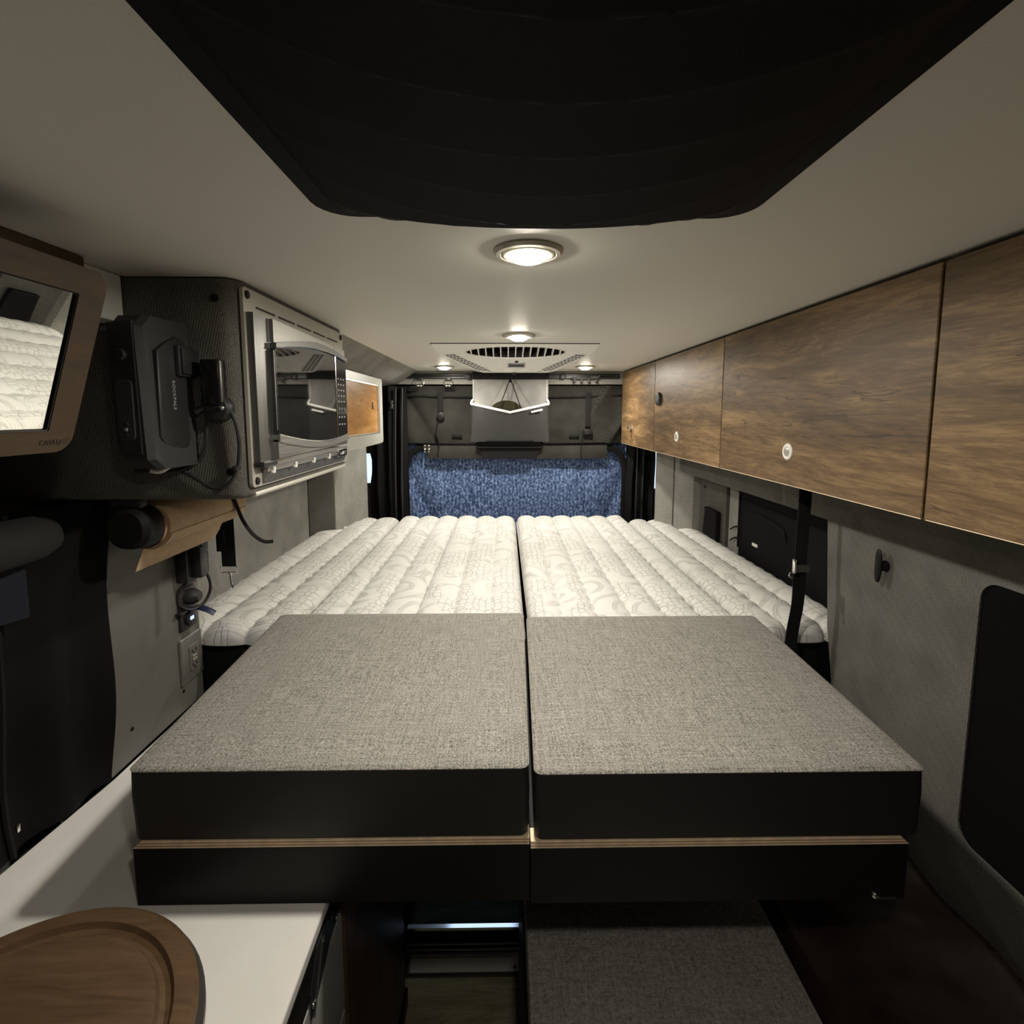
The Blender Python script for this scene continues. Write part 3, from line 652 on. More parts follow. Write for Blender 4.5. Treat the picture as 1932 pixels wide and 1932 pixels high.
# ================================================================== LEFT LOWER: END PANEL, OUTLETS, CURTAIN
pn = bm_new(); plate(pn, [(1.033, 0.902), (1.370, 0.902), (1.370, 1.06), (1.373, 1.51), (1.098, 1.51), (1.06, 1.3), (1.045, 1.10), (1.036, 0.97)], [], 'X', -0.975, -0.843)
t = obj('end_panel', pn, 'panel', None, 35, (-0.9, 1.2, 0.902)); tag(t, 'smooth grey laminate panel with outlets below the microwave box', 'panel')
for y, z in ((1.10, 0.971), (1.285, 0.956)):
    P('screw', 'black', t, (lathe, (-0.843, y, z), (1, 0, 0), [(0.005, 0), (0.004, 0.002), (0.002, 0.003)], 12))
t = thing('outlet', 'grey wall outlet plate with slots, low on the laminate panel', 'outlet', (-0.843, 1.325, 1.03))
P('cover_plate', plain('outlet_grey', (0.12, 0.118, 0.105), 0.35), t, (loft, [[(-0.843+h, y, z) for y, z in rr(1.275+d_, 1.368-d_, 0.970+d_, 1.095-d_, 0.004)] for h, d_ in ((0, 0), (0.004, 0), (0.0065, 0.003))]))
ins_ = P('insert', 'panel', t, (loft, [[(-0.8365+h, y, z) for y, z in rr(1.306+d_, 1.346-d_, 0.998+d_, 1.066-d_, 0.003)] for h, d_ in ((0, 0), (0.003, 0.0015))]))
for z in (1.012, 1.050):
    for y, zz in ((1.317, z), (1.333, z), (1.325, z-0.008)):
        P('slot', 'black', ins_, (box, -0.8337, -0.8328, y-0.0018, y+0.0018, zz-0.004, zz+0.004))
for z in (1.026, 1.036): P('test_button', 'trimplate', ins_, (box, -0.8336, -0.831, 1.316, 1.334, z-0.003, z+0.003, 0.001))
t = thing('power_strip', 'black switch block with a plugged-in cord under the paper roll', 'power strip', (-0.843, 1.355, 1.25))
P('block', 'plastic', t, (box, -0.843, -0.812, 1.285, 1.385, 1.245, 1.345, 0.004))
for k in range(3): P('rocker', 'greyplastic', t, (box, -0.813, -0.807, 1.345, 1.375, 1.26+0.027*k, 1.28+0.027*k, 0.002))
P('plug', 'plastic', t, (box, -0.812, -0.785, 1.30, 1.33, 1.255, 1.335, 0.004))
P('cord', 'plastic', t, (tube, [(-0.79, 1.325, 1.27), (-0.785, 1.335, 1.235), (-0.788, 1.335, 1.205), (-0.80, 1.32, 1.178), (-0.82, 1.30, 1.172), (-0.838, 1.285, 1.19), (-0.838, 1.287, 1.225), (-0.825, 1.30, 1.243)], 0.004))
t = thing('usb_charger', 'black socket with a glowing blue readout and a flip lid', 'charger', (-0.843, 1.32, 1.14))
P('socket_plate', 'plastic', t, (box, -0.843, -0.836, 1.283, 1.352, 1.115, 1.225, 0.003))
P('plug_head', 'greyplastic', t, (lathe, (-0.836, 1.322, 1.20), (1, 0, 0), [(0.022, 0), (0.022, 0.012), (0.017, 0.022), (0.012, 0.03)], 24))
P('socket_ring', 'plastic', t, (lathe, (-0.836, 1.318, 1.142), (1, 0, 0), [(0.020, 0), (0.020, 0.006), (0.016, 0.008)], 24))
P('readout', 'led', t, (box, -0.829, -0.827, 1.311, 1.324, 1.139, 1.147))
P('flip_lid', plain('led_lit_black', (0.01, 0.012, 0.05), 0.3), t, (tube, [(-0.832, 1.32, 1.165), (-0.815, 1.325, 1.168), (-0.795, 1.33, 1.160), (-0.778, 1.335, 1.147)], 0.016, {'n': 10, 'flat': 0.004}))  # black lid, the readout's blue light put into its colour
P('lid_hinge', 'plastic', t, (box, -0.84, -0.826, 1.27, 1.30, 1.165, 1.172, 0.002))

# curtain on the near left window, with a rolled shade
t = thing('window_curtain', 'black curtain hanging over the near left window by the counter', 'curtain', (-0.9, 0.7, 0.91))
def curt(u, v):
    z = 0.906+0.60*v; y = 0.30+(0.72+0.055*v*v)*u
    x = -0.868+0.010*math.sin(2*PI*u*6+1.2*math.sin(4*v))*(0.4+0.6*u)+0.006*math.sin(9*v+5*u)
    x += 0.040*max(0, u-0.72)/0.28
    return Vector((x, y, z))
cl = bm_new(); sheet(cl, curt, 90, 24, (-0.004, 0, 0)); obj('curtain_cloth', cl, 'blackcloth', t, 70)
for yy in (0.70, 0.845):
    zz = bm_new(); tube(zz, [Vector(curt((yy-0.30)/0.74, k/10))+Vector((0.005, 0, 0)) for k in range(11)], 0.005, 6, 0); obj('zipper_seam', zz, 'webbing', t)
P('zipper_pull', 'chrome', t, (box, -0.862, -0.858, 0.84, 0.846, 0.945, 0.96, 0.001))
t = obj('rolled_shade', (lambda b: (lathe(b, (-0.806, 0.52, 1.468), (0, 1, 0), [(0.02, 0.0), (0.038, 0.01), (0.040, 0.2), (0.038, 0.35), (0.030, 0.375), (0.012, 0.386)], 24), b)[1])(bm_new()), plain('shade_grey', (0.0085, 0.0087, 0.0078), 0.8, bmp=0.3, bscale=80), None, 60, (-0.806, 0.72, 1.468))
tag(t, 'grey rolled-up fabric shade at the far left above the curtain', 'shade')
nv = bm_new(); sheet(nv, lambda u, v: Vector((-0.828+0.008*math.sin(20*u), 0.55+0.315*u, 1.33+0.10*v)), 24, 8, (-0.003, 0, 0))
t = obj('hanging_cloth', nv, plain('navy_cloth', (0.003, 0.005, 0.013), 0.8), None, 60, (-0.828, 0.7, 1.33)); tag(t, 'navy cloth peeking out under the rolled grey shade', 'cloth')

# ================================================================== PAPER TOWEL
t = thing('paper_towel_holder', 'black wall-mounted paper towel holder with rounded end under the box', 'holder', (-0.75, 1.2, 1.46))
P('end_arm', 'black', t, (loft, [[(x, y, z) for x, z in [(cx+a*s, cz+b*s) for a, b in rr(-0.040, 0.052, -0.045, 0.042, 0.04)]] for y, s, cx, cz in ((0.985, 0.75, -0.742, 1.457), (0.994, 0.95, -0.742, 1.457), (1.015, 1.0, -0.74, 1.457), (1.028, 0.98, -0.738, 1.457))]))
P('mount_bar', 'greyplastic', t, (box, -0.80, -0.76, 1.03, 1.37, 1.498, 1.512, 0.003))
P('spindle', 'steel_d', t, (cyl, (-0.735, 1.02, 1.452), (-0.735, 1.365, 1.452), 0.012))
P('copper_ring', 'copper', t, (lathe, (-0.735, 1.030, 1.452), (0, 1, 0), [(0.046, 0), (0.048, 0.004), (0.046, 0.008)], 40))
P('bracket', 'plastic', t, (box, -0.775, -0.715, 1.00, 1.025, 1.48, 1.513, 0.005))
t = thing('paper_towel_roll', 'brown kraft paper towel roll on the black holder, sheet hanging', 'paper towel', (-0.735, 1.21, 1.452))
P('roll', 'kraft', t, (lathe, (-0.735, 1.042, 1.452), (0, 1, 0), [(0.018, 0.0), (0.049, 0.001), (0.0505, 0.004), (0.0505, 0.308), (0.048, 0.311), (0.018, 0.312)], 48))
sh = bm_new()
def she(u, v):
    y = 1.045+0.307*u
    a = math.radians(-40-60*v)
    if v < 0.45:
        a = math.radians(-20-85*(v/0.45)); return Vector((-0.735+0.0515*math.cos(a), y, 1.452+0.0515*math.sin(a)))
    q = (v-0.45)/0.55
    return Vector((-0.748-0.012*q, y-0.01*q, 1.401-0.046*q*(1 if u < 0.97 else 0.7)))
sheet(sh, she, 16, 18, (0.0008, 0, 0.0005)); obj('loose_sheet', sh, 'kraft', t, 60)

# black straps left
t = thing('tie_strap', 'short black strap with a steel snap hook on the left wall', 'strap', (-0.877, 1.6, 1.3))
P('webbing', 'webbing', t, (box, -0.900, -0.856, 1.600, 1.603, 1.195, 1.512, 0.001), (box, -0.912, -0.885, 1.596, 1.600, 1.245, 1.315, 0.001))
P('end_ring', 'chrome', t, (tube, [(-0.903, 1.60, 1.196), (-0.903, 1.60, 1.176), (-0.853, 1.60, 1.176), (-0.853, 1.60, 1.198)], 0.0028, {'n': 6, 'k': 0}))
P('snap_hook', 'chrome', t, (cyl, (-0.878, 1.60, 1.176), (-0.874, 1.60, 1.165), 0.006, 0.004, 12), (tube, [(-0.876, 1.60, 1.168), (-0.874, 1.60, 1.14), (-0.868, 1.60, 1.125), (-0.864, 1.6, 1.135)], 0.0032, {'n': 6}))
cd = bm_new(); tube(cd, [(-0.70, 1.28, 1.512), (-0.688, 1.28, 1.490), (-0.680, 1.29, 1.450), (-0.672, 1.30, 1.410), (-0.655, 1.31, 1.372), (-0.632, 1.32, 1.348), (-0.61, 1.33, 1.345)], 0.0075, 8, 6, flat=0.0025)
t = obj('hanging_strap_tail', cd, 'webbing', None, 60, (-0.69, 1.28, 1.5)); tag(t, 'thin black strap tail curling down in front of the paper roll', 'strap')

# ================================================================== BED BASES AND MATTRESSES
bb = bm_new(); box(bb, -0.974, -0.31, 1.40, 3.08, 0.0, 0.86); t = obj('storage_bench', bb, 'black', None, 0, (-0.64, 2.2, 0)); tag(t, 'black storage bench under the left mattresses, left of the aisle', 'bench')
bb = bm_new(); box(bb, 0.057, 1.06, 1.40, 3.08, 0.0, 0.86); t = obj('storage_bench', bb, 'black', None, 0, (0.56, 2.2, 0)); tag(t, 'black storage bench under the right mattresses, right of the aisle', 'bench')
bb = bm_new(); box(bb, -0.974, 1.06, 1.385, 3.08, 0.865, 0.885); t = obj('bed_deck', bb, 'black', None, 0, (0, 2.2, 0.865)); tag(t, 'black bed board spanning the van beneath all the mattresses', 'bed board')

def mattress(x0, x1, y0, y1, nch, ztop, label, seed, fr=0.02):
    t = thing('mattress', label, 'mattress', ((x0+x1)/2, (y0+y1)/2, 0.886), 'white quilted mattress sections')
    rnd = random.Random(seed); ph = [rnd.uniform(0, 6.28) for _ in range(20)]
    W = x1-x0; cw = W/nch
    def top(u, v):
        x = x0+W*u; y = y0+(y1-y0)*v
        c = (x-x0)/cw + 0.0
        i = min(nch-1, int(c)); f = c-i
        seamw = 0.10*math.sin(y*14+ph[i])*math.sin(PI*f)*0.3
        f = min(1, max(0, f+seamw*f*(1-f)))
        chan = abs(math.sin(PI*f))**0.45
        # puckers run across every channel
        pk = 0.0035*math.sin(2*PI*y/0.075+ph[i]+2.2*math.sin(PI*f))*(0.35+0.65*(1-chan))+0.0016*math.sin(2*PI*y/0.033+ph[i+3])*(1-chan)
        for q_ in (y-y0, y1-y):
            if q_ < 0.13: pk += 0.0032*math.sin(2*PI*(q_+0.05*(f-0.5)**2)/0.034)*math.sin(PI*f)**0.5*(1-q_/0.13)
        e = 1.0
        for d, s in ((x-x0, 0.03), (x1-x, 0.03), (y-y0, 0.05), (y1-y, 0.05)):
            q = max(0.0, min(1.0, d/s)); e *= math.sqrt(max(0.0, 1-(1-q)**2))**0.8 if q < 1 else 1
        z = ztop-0.034+0.034*e-0.020*(1-chan)*(0.3+0.7*e)+pk*e
        # scalloped ends: every channel bows out a little
        yy = y
        if v < 0.04: yy = y-0.012*chan*(1-v/0.04)
        if v > 0.96: yy = y+0.014*chan*((v-0.96)/0.04)
        return Vector((x, yy, z))
    nx = max(20, int(W/0.0065)); ny = int((y1-y0)/0.010)
    g = bm_new(); V = grid(g, top, nx, ny)
    # skirt
    ring = [V[i][0] for i in range(nx+1)]+[V[nx][j] for j in range(1, ny+1)]+[V[i][ny] for i in range(nx-1, -1, -1)]+[V[0][j] for j in range(ny-1, 0, -1)]
    low = [g.verts.new((v.co.x, v.co.y, ztop-0.052)) for v in ring]
    for i in range(len(ring)):
        j = (i+1) % len(ring); g.faces.new((ring[i], low[i], low[j], ring[j]))
    obj('quilted_top', g, 'quilt', t, 60)
    P('edge_tape', 'tape', t, (tube, [(x0+0.004, y0-0.002, ztop-0.046), (x1-0.004, y0-0.002, ztop-0.046), (x1-0.001, y1, ztop-0.046), (x0+0.001, y1, ztop-0.046), (x0+0.004, y0-0.002, ztop-0.046)], 0.004, {'k': 0}))
    P('side_cover', 'blackcloth', t, (box, x0+0.003, x1-0.003, y0+0.004, y1-0.003, 0.887, ztop-0.05, 0.006))
    return t
mattress(-0.968, -0.608, 1.388, 2.93, 3, 1.088, 'narrow white quilted mattress strip along the left wall', 1)
mattress(-0.598, 0.058, 1.392, 2.945, 6, 1.092, 'wide white quilted mattress left of the centre gap', 2)
mattress(0.070, 0.690, 1.392, 2.945, 6, 1.092, 'wide white quilted mattress right of the centre gap', 3)
mattress(0.700, 1.018, 1.388, 2.86, 3, 1.086, 'narrow white quilted mattress strip along the right wall beside the strap', 4)

# ================================================================== FRONT PLATFORMS AND CUSHIONS
def platform(x0, x1, zb, zt, label, ca, cb):
    t = thing('bed_platform', label, 'platform', ((x0+x1)/2, 1.05, zb), None)
    P('front_panel', 'black', t, (box, x0, x1, 0.745, 0.772, zb, zt-0.0097, 0.0008, 1))
    P('deck_board', 'black', t, (box, x0+0.001, x1-0.001, 0.7755, 1.365, zt-0.0096, zt-0.0003))
    P('rear_panel', 'black', t, (box, x0, x1, 1.345, 1.365, zb, zt-0.0135))
    P('side_rail', 'black', t, (box, x0, x0+0.018, 0.772, 1.345, zb, zt-0.0135))
    P('side_rail', 'black', t, (box, x1-0.018, x1, 0.772, 1.345, zb, zt-0.0135))
    for k in range(5):
        P('ply_layer', 'ply_l' if k % 2 == 0 else 'ply_d', t, (loft, [[(x0+ca*(k+q), 0.7452+0.0006*(k+q), zt-0.0095+0.0019*(k+q)), (x1-cb*(k+q), 0.7452+0.0006*(k+q), zt-0.0095+0.0019*(k+q)), (x1-cb*(k+q), 0.775, zt-0.0095+0.0019*(k+q)), (x0+ca*(k+q), 0.775, zt-0.0095+0.0019*(k+q))] for q in (0, 1)]), smooth=0)
    return t
pl_ = platform(-0.586, 0.0385, 0.900, 1.0085, 'left black bed extension box with bare plywood edge, standing on the white counter', 0.0022, 0.0)
pr_ = platform(0.0405, 0.650, 0.894, 1.0010, 'right black bed extension box with bare plywood edge and a chrome catch', 0.0, 0.0022)
P('catch_knob', 'chrome', pr_, (sphere, (0.598, 0.742, 0.905), 0.006), (cyl, (0.598, 0.742, 0.905), (0.598, 0.752, 0.905), 0.003))
P('catch_bar', 'steel_d', pr_, (box, 0.604, 0.636, 0.744, 0.75, 0.893, 0.898, 0.001))
def cushion(x0, x1, y0, y1, zb, zt, label, r0=0.0, r1=0.0):
    t = thing('seat_cushion', label, 'cushion', ((x0+x1)/2, (y0+y1)/2, zb), 'grey tweed topped cushions')
    H = zt-zb
    def lp(d, z, r=0.014):
        out = []
        for x, y in rr(x0+d, x1-d, y0+d, y1-d, r, 8):
            q = (y-y0)/(y1-y0); s_ = (x-x0)/(x1-x0)
            out.append((x+q*(r0*(1-s_)+r1*s_), y, z))
        return out
    b = bm_new(); loft(b, [lp(0.0015, zb+0.0003), lp(0.0005, zb+0.003), lp(0.0, zb+0.03), lp(-0.001, zb+H*0.6), lp(0.000, zt-0.018), lp(0.0005, zt-0.005)])
    obj('side_band', b, 'leather', t, 50)
    b = bm_new(); loft(b, [lp(0.0002, zt-0.0055), lp(-0.0006, zt-0.0035), lp(0.002, zt-0.0012, 0.014), lp(0.008, zt+0.0005, 0.013), lp(0.03, zt+0.002, 0.013), lp(0.09, zt+0.005, 0.012), lp(0.2, zt+0.007, 0.01)])
    obj('top_panel', b, 'tweed', t, 70)
    return t
cushion(-0.588, 0.0375, 0.7485, 1.372, 1.0095, 1.130, 'grey tweed bed cushion with black sides, left of the centre gap', -0.028, 0.014)
cushion(0.0460, 0.671, 0.7485, 1.372, 1.002, 1.119, 'grey tweed bed cushion with black sides, right of the centre gap', 0.014, 0.026)

# ================================================================== GALLEY, COUNTER, BOARD
ct = bm_new(); plate(ct, [(-0.288, -0.5), (-0.288, 1.30), (-0.84, 1.30), (-0.842, 1.03), (-0.865, 0.78), (-0.87, 0.5), (-0.88, -0.5)], [], 'Z', 0.878, 0.899)
t = obj('countertop', ct, 'counter', None, 20, (-0.58, 0.4, 0.878)); tag(t, 'white galley countertop carrying the round cutting board', 'countertop')
mod = t.modifiers.new('bevel', 'BEVEL'); mod.width = 0.004; mod.segments = 2; mod.limit_method = 'ANGLE'
t = thing('galley_cabinet', 'galley cabinet below the white countertop, grey drawers and dark wood end', 'cabinet', (-0.55, 0.6, 0))
P('carcass', 'black', t, (box, -0.84, -0.305, -0.5, 1.298, 0.06, 0.876))
P('black_rail', 'blackgloss', t, (box, -0.305, -0.288, -0.5, 0.80, 0.818, 0.876))
for i, (z0, z1) in enumerate(((0.62, 0.815), (0.36, 0.616), (0.07, 0.356))):
    P('drawer_front', 'drawer_grey', t, (box, -0.304, -0.2875, -0.5, 0.665, z0, z1, 0.002, 1), smooth=0)
    P('drawer_front', 'drawer_grey', t, (box, -0.304, -0.2885, 0.668, 0.818, z0, z1, 0.002, 1), smooth=0)
P('end_door', 'walnut', t, (box, -0.305, -0.285, 0.822, 1.298, 0.055, 0.875, 0.001, 1))
P('toe_kick', 'black', t, (box, -0.80, -0.279, -0.5, 1.298, 0.0, 0.052))
hg = P('hinge_bracket', 'plastic', t, (prism, [(0.742, 0.874), (0.70, 0.874), (0.668, 0.83), (0.668, 0.79), (0.676, 0.79), (0.775, 0.835)], 'X', -0.2875, -0.2855))
P('bracket_arm', 'steel_d', hg, (tube, [(-0.284, 0.716, 0.874), (-0.284, 0.672, 0.79)], 0.0022, {'n': 6, 'k': 0}))
for y, z in ((0.722, 0.862), (0.675, 0.806), (0.782, 0.836)):
    P('screw', 'chrome', hg, (sphere, (-0.285, y, z), 0.0042, 0.7, 1, 1))

t = thing('cutting_board', 'round dark wood cutting board with juice groove on the white counter', 'cutting board', (-0.594, 0.495, 0.90))
P('board', 'board', t, (lathe, (-0.594, 0.495, 0.90), (0, 0, 1), [(0.214, 0.022), (0.219, 0.026), (0.219, 0.031), (0.213, 0.036), (0.197, 0.037), (0.192, 0.0362), (0.188, 0.029), (0.182, 0.026), (0.176, 0.029), (0.172, 0.0362), (0.167, 0.037), (0.15, 0.037), (0.0, 0.037)], 96, True, False), smooth=30)
P('underside', 'boardedge', t, (lathe, (-0.594, 0.495, 0.90), (0, 0, 1), [(0.221, 0.0005), (0.226, 0.004), (0.226, 0.014), (0.221, 0.020), (0.214, 0.0225)], 80, True, True))

# ================================================================== RIGHT SEAT AREA
t = thing('bench_seat', 'grey fabric topped bench on the right of the aisle', 'bench', (0.24, 0.4, 0))
P('seat_pad', 'bench', t, (box, 0.041, 0.542, -0.4, 1.36, 0.58, 0.65, 0.008))
P('plinth', 'black', t, (box, 0.039, 0.544, -0.4, 1.36, 0.0, 0.578, 0.003))
t = thing('leather_seat', 'dark brown crinkled leather seat in the right corner', 'seat', (0.67, 0.4, 0))
def lsf(u, v):
    x = 0.552+0.342*u; y = -0.4+1.76*v
    e = min(1, u/0.06, (1-u)/0.05, v/0.05, (1-v)/0.05)
    return Vector((x, y, 0.60+0.045*math.sqrt(max(0, e))+0.085*u*u+0.006*math.sin(17*x+9*y)*math.sin(13*y-5*x)+0.004*math.sin(31*y+23*x)))
ls = bm_new(); grid(ls, lsf, 50, 120); obj('seat_cover', ls, 'brown_leather', t, 70)
P('seat_base', 'walnut', t, (box, 0.552, 0.894, -0.4, 1.36, 0.0, 0.598))

# window shade panels on the right
t = thing('window_cover', 'black padded window cover with pocket and white tag, behind the right strap', 'cover', (1.035, 1.87, 1.05))
P('panel', 'blackcloth', t, (loft, [[(1.044-h, y, z) for y, z in rr(1.50+d_, 2.20-d_, 1.00+d_, 1.365-d_, 0.035)] for h, d_ in ((0, 0), (0.012, 0), (0.018, 0.01))]))
P('binding', 'webbing', t, (tube, [(1.024, 2.185, 1.10), (1.024, 2.185, 1.345), (1.024, 1.51, 1.345)], 0.006, {'k': 0}))
P('seam', 'webbing', t, (tube, [(1.0265, 2.15, 1.315), (1.0265, 1.53, 1.30)], 0.004, {'k': 0}))
P('pocket_flap', 'webbing', t, (tube, [(1.0265, 2.07, 1.27), (1.024, 2.02, 1.272), (1.022, 1.90, 1.262), (1.022, 1.83, 1.25), (1.022, 1.815, 1.225), (1.0265, 1.81, 1.205)], 0.006))
P('care_tag', 'tape', t, (box, 1.021, 1.0255, 2.015, 2.055, 1.138, 1.150))
for z in (1.19, 1.14):
    P('tie_cord', 'webbing', t, (tube, [(1.027, 2.17, z), (1.015, 2.20, z-0.005), (1.01, 2.235, z-0.025)], 0.0035))
t = obj('front_window_shade', (lambda b: (prism(b, rr(-0.2495, 0.9245, 0.8425, 1.3675, 0.0345), 'X', 0.9035, 0.968), b)[1])(bm_new()), 'void', None, 35, (0.95, 0.35, 0.82))
tag(t, 'black cover filling the near right window opening', 'shade')
t = thing('net_pocket', 'small black pocket on the grey rear right recess', 'pocket', (1.0, 2.42, 1.1))
P('pouch', 'blackcloth', t, (prism, [(2.335, 1.09), (2.335, 1.225), (2.47, 1.225), (2.49, 1.09)], 'X', 0.985, 1.0))
P('pouch_hem', 'webbing', t, (box, 0.981, 0.986, 2.335, 2.47, 1.215, 1.226, 0.001))
t = thing('rope_cleat', 'black oval cleat hook on the grey right wall panel', 'hook', (0.9, 1.164, 1.326))
P('foot', 'black', t, (cyl, (0.8995, 1.164, 1.322), (0.884, 1.164, 1.322), 0.013, 0.011))
P('horns', 'black', t, (loft, [[(0.881+0.005*q*math.sin(a), 1.164+0.010*q*math.cos(a), 1.324+zz) for a in [2*PI*i/14 for i in range(14)]] for zz, q in ((-0.041, 0.3), (-0.036, 0.7), (-0.02, 1), (0.0, 1.0), (0.02, 1), (0.034, 0.7), (0.039, 0.3))]))

t = thing('bed_strap', 'long black webbing strap with chrome buckle hanging from the wood cabinet', 'strap', (0.815, 1.36, 1.5))
def strap_f(pts, w):
    b = bm_new(); Pp = smooth_path(pts, 8)
    loft(b, [[(p.x-w/2, p.y, p.z), (p.x+w/2, p.y, p.z), (p.x+w/2, p.y+0.003, p.z), (p.x-w/2, p.y+0.003, p.z)] for p in Pp]); return b
obj('webbing', strap_f([(0.820, 1.368, 1.503), (0.819, 1.366, 1.40), (0.814, 1.362, 1.285), (0.812, 1.358, 1.22), (0.812, 1.360, 1.15), (0.806, 1.366, 1.07), (0.804, 1.37, 0.99)], 0.034), 'webbing', t, 60)
P('buckle', 'steel_d', t, (box, 0.793, 0.834, 1.350, 1.357, 1.247, 1.268, 0.002))
P('buckle_lever', 'chrome', t, (box, 0.789, 0.794, 1.345, 1.358, 1.245, 1.285, 0.0015), (tube, [(0.794, 1.352, 1.247), (0.782, 1.35, 1.246), (0.779, 1.35, 1.238), (0.786, 1.35, 1.232)], 0.0028, {'n': 6}))

# ================================================================== AISLE: CARGO SLIDE
t = thing('cargo_tray', 'ribbed aluminium tray front across the aisle floor under the bed', 'tray', (-0.125, 1.4, 0))
P('front_plate', 'alu_satin', t, (prism, [(1.372, 0.008), (1.378, 0.008), (1.395, 0.036), (1.388, 0.037)], 'X', -0.303, 0.054))
P('bottom_lip', 'steel_d', t, (box, -0.303, 0.054, 1.362, 1.376, 0.001, 0.008, 0.001))
for k in range(3): P('rib', 'alu_satin', t, (box, -0.303, 0.054, 1.392+0.008*k, 1.398+0.008*k, 0.037+0.010*k, 0.0405+0.010*k, 0.001))
P('riser', 'black', t, (box, -0.303, 0.054, 1.42, 1.43, 0.02, 0.085))
P('top_rail', 'chrome', t, (prism, [(1.424, 0.085), (1.444, 0.080), (1.444, 0.0912), (1.424, 0.0988)], 'X', -0.303, 0.054))
P('end_bracket', 'steel_d', t, (box, -0.303, -0.288, 1.365, 1.42, 0.008, 0.04, 0.001))
P('bolt', 'black', t, (cyl, (0.028, 1.38, 0.016), (0.028, 1.376, 0.018), 0.004))

# ================================================================== REAR SCREEN
t = thing('rear_screen', 'dark mesh screen with a blue window and side panels closing the van rear', 'screen', (0.05, 3.15, 1.4))
def fold(x, z):
    a = 0.042*(1-abs(math.sin(15*(x+0.62*(z-1.5))))**0.7)*max(0, min(1, (-0.36-x)/0.25)) if x < -0.36 else 0
    b = -0.042*(1-abs(math.sin(15*(x-0.62*(z-1.5))))**0.7)*max(0, min(1, (x-0.45)/0.2)) if x > 0.45 else 0
    return a+b+0.004*math.sin(9*x+6*z)
up = bm_new(); sheet(up, lambda u, v: (lambda x, z: Vector((x, 3.125+fold(x, z), z)))(-0.70+1.41*u, 1.50+0.345*v), 110, 30, (0, 0.003, 0)); obj('upper_panel', up, 'net', t, 70)
hb_ = bm_new(); tube(hb_, [(-0.66, 3.117, 1.79), (-0.3, 3.12, 1.778), (0.3, 3.12, 1.776), (0.70, 3.112, 1.79)], 0.006, 6); obj('seam_band', hb_, 'webbing', t, 60)
hb_ = bm_new(); tube(hb_, [(-0.65, 3.118, 1.502), (0.0, 3.118, 1.495), (0.71, 3.115, 1.505)], 0.012, 6, flat=0.004); obj('seam_band', hb_, 'webbing', t, 60)
fl = bm_new(); sheet(fl, lambda u, v: Vector((-0.475+1.10*u, 3.118-0.006*math.sin(PI*v), 1.408+0.085*v-0.004*math.sin(PI*u))), 30, 8, (0, 0.006, 0)); obj('rolled_flap', fl, 'flap', t, 70)
def bluef(u, v):
    x = -0.70+1.47*u; z = 0.93+0.60*v
    dz = 1-v
    y = 3.165+0.025*(1-abs(math.sin(13*(x+0.45*z)))**0.6)*max(0, min(1, (-0.25-x)/0.2))+0.025*(1-abs(math.sin(11*(x-0.35*z)))**0.6)*max(0, min(1, (x-0.42)/0.2))+0.004*math.sin(7*x+3*z)
    return Vector((x, y, z))
bl = bm_new(); sheet(bl, bluef, 120, 30, (0, 0.003, 0)); obj('window_cloth', bl, 'blue', t, 70)
def arch(bm, w, d):
    pts = [(-0.602, 3.128, 1.00), (-0.600, 3.128, 1.25), (-0.605, 3.128, 1.36), (-0.575, 3.126, 1.43), (-0.52, 3.124, 1.467), (-0.45, 3.122, 1.483)]
    tube(bm, pts, w, 8, 6, flat=d)
    pts = [(0.735, 3.128, 1.00), (0.732, 3.128, 1.25), (0.73, 3.128, 1.36), (0.705, 3.126, 1.43), (0.665, 3.124, 1.465), (0.615, 3.122, 1.478)]
    tube(bm, pts, w, 8, 6, flat=d)
ar = bm_new()
for side in (0, 1):
    pts = ([(-0.602, 3.128, 0.98), (-0.606, 3.128, 1.25), (-0.604, 3.128, 1.36), (-0.575, 3.126, 1.43), (-0.52, 3.124, 1.467), (-0.44, 3.122, 1.48)],
           [(0.735, 3.128, 0.98), (0.74, 3.128, 1.25), (0.735, 3.128, 1.36), (0.71, 3.126, 1.43), (0.665, 3.124, 1.465), (0.60, 3.122, 1.478)])[side]
    Pp = smooth_path(pts, 6)
    lo = []
    for i, p in enumerate(Pp):
        d = (Pp[min(i+1, len(Pp)-1)]-Pp[max(i-1, 0)]).normalized(); n = Vector((d.z, 0, -d.x))*0.020
        lo.append([p-n, p-n*0.5+Vector((0, -0.005, 0)), p+n*0.5+Vector((0, -0.005, 0)), p+n, p+Vector((0, 0.004, 0))])
    loft(ar, lo)
obj('zipper_arch', ar, 'blackcloth', t, 50)
def drape(x0, x1, n, ph, zt0, zt1):
    def f(u, v):
        x = x0+(x1-x0)*u; z = 0.95+(zt0+(zt1-zt0)*u-0.95)*v
        return Vector((x+0.006*math.sin(5*v+ph)*(1-abs(2*u-1)), 3.09+0.018*math.sin(2*PI*n*u+ph+0.6*math.sin(5*v))+0.004*math.sin(14*v), z))
    b = bm_new(); sheet(b, f, 60, 24, (0, 0.003, 0)); return b
obj('side_panel', drape(-0.806, -0.585, 3.2, 0.4, 1.77, 1.845), 'blackcloth', t, 70)
obj('side_panel', drape(0.742, 0.912, 2.6, 1.4, 1.504, 1.504), 'blackcloth', t, 70)
for x, y in ((-0.655, 3.066), (-0.618, 3.075), (0.80, 3.066), (0.84, 3.075)):
    z0 = 1.83 if x < 0 else 1.50
    tb = bm_new(); tube(tb, [(x+(0.012 if x < 0 else -0.0), y, z0), (x, y-0.002, 1.4), (x-0.003, y, 0.98)], 0.006, 8); obj('panel_binding', tb, M['plastic'], t, 60)
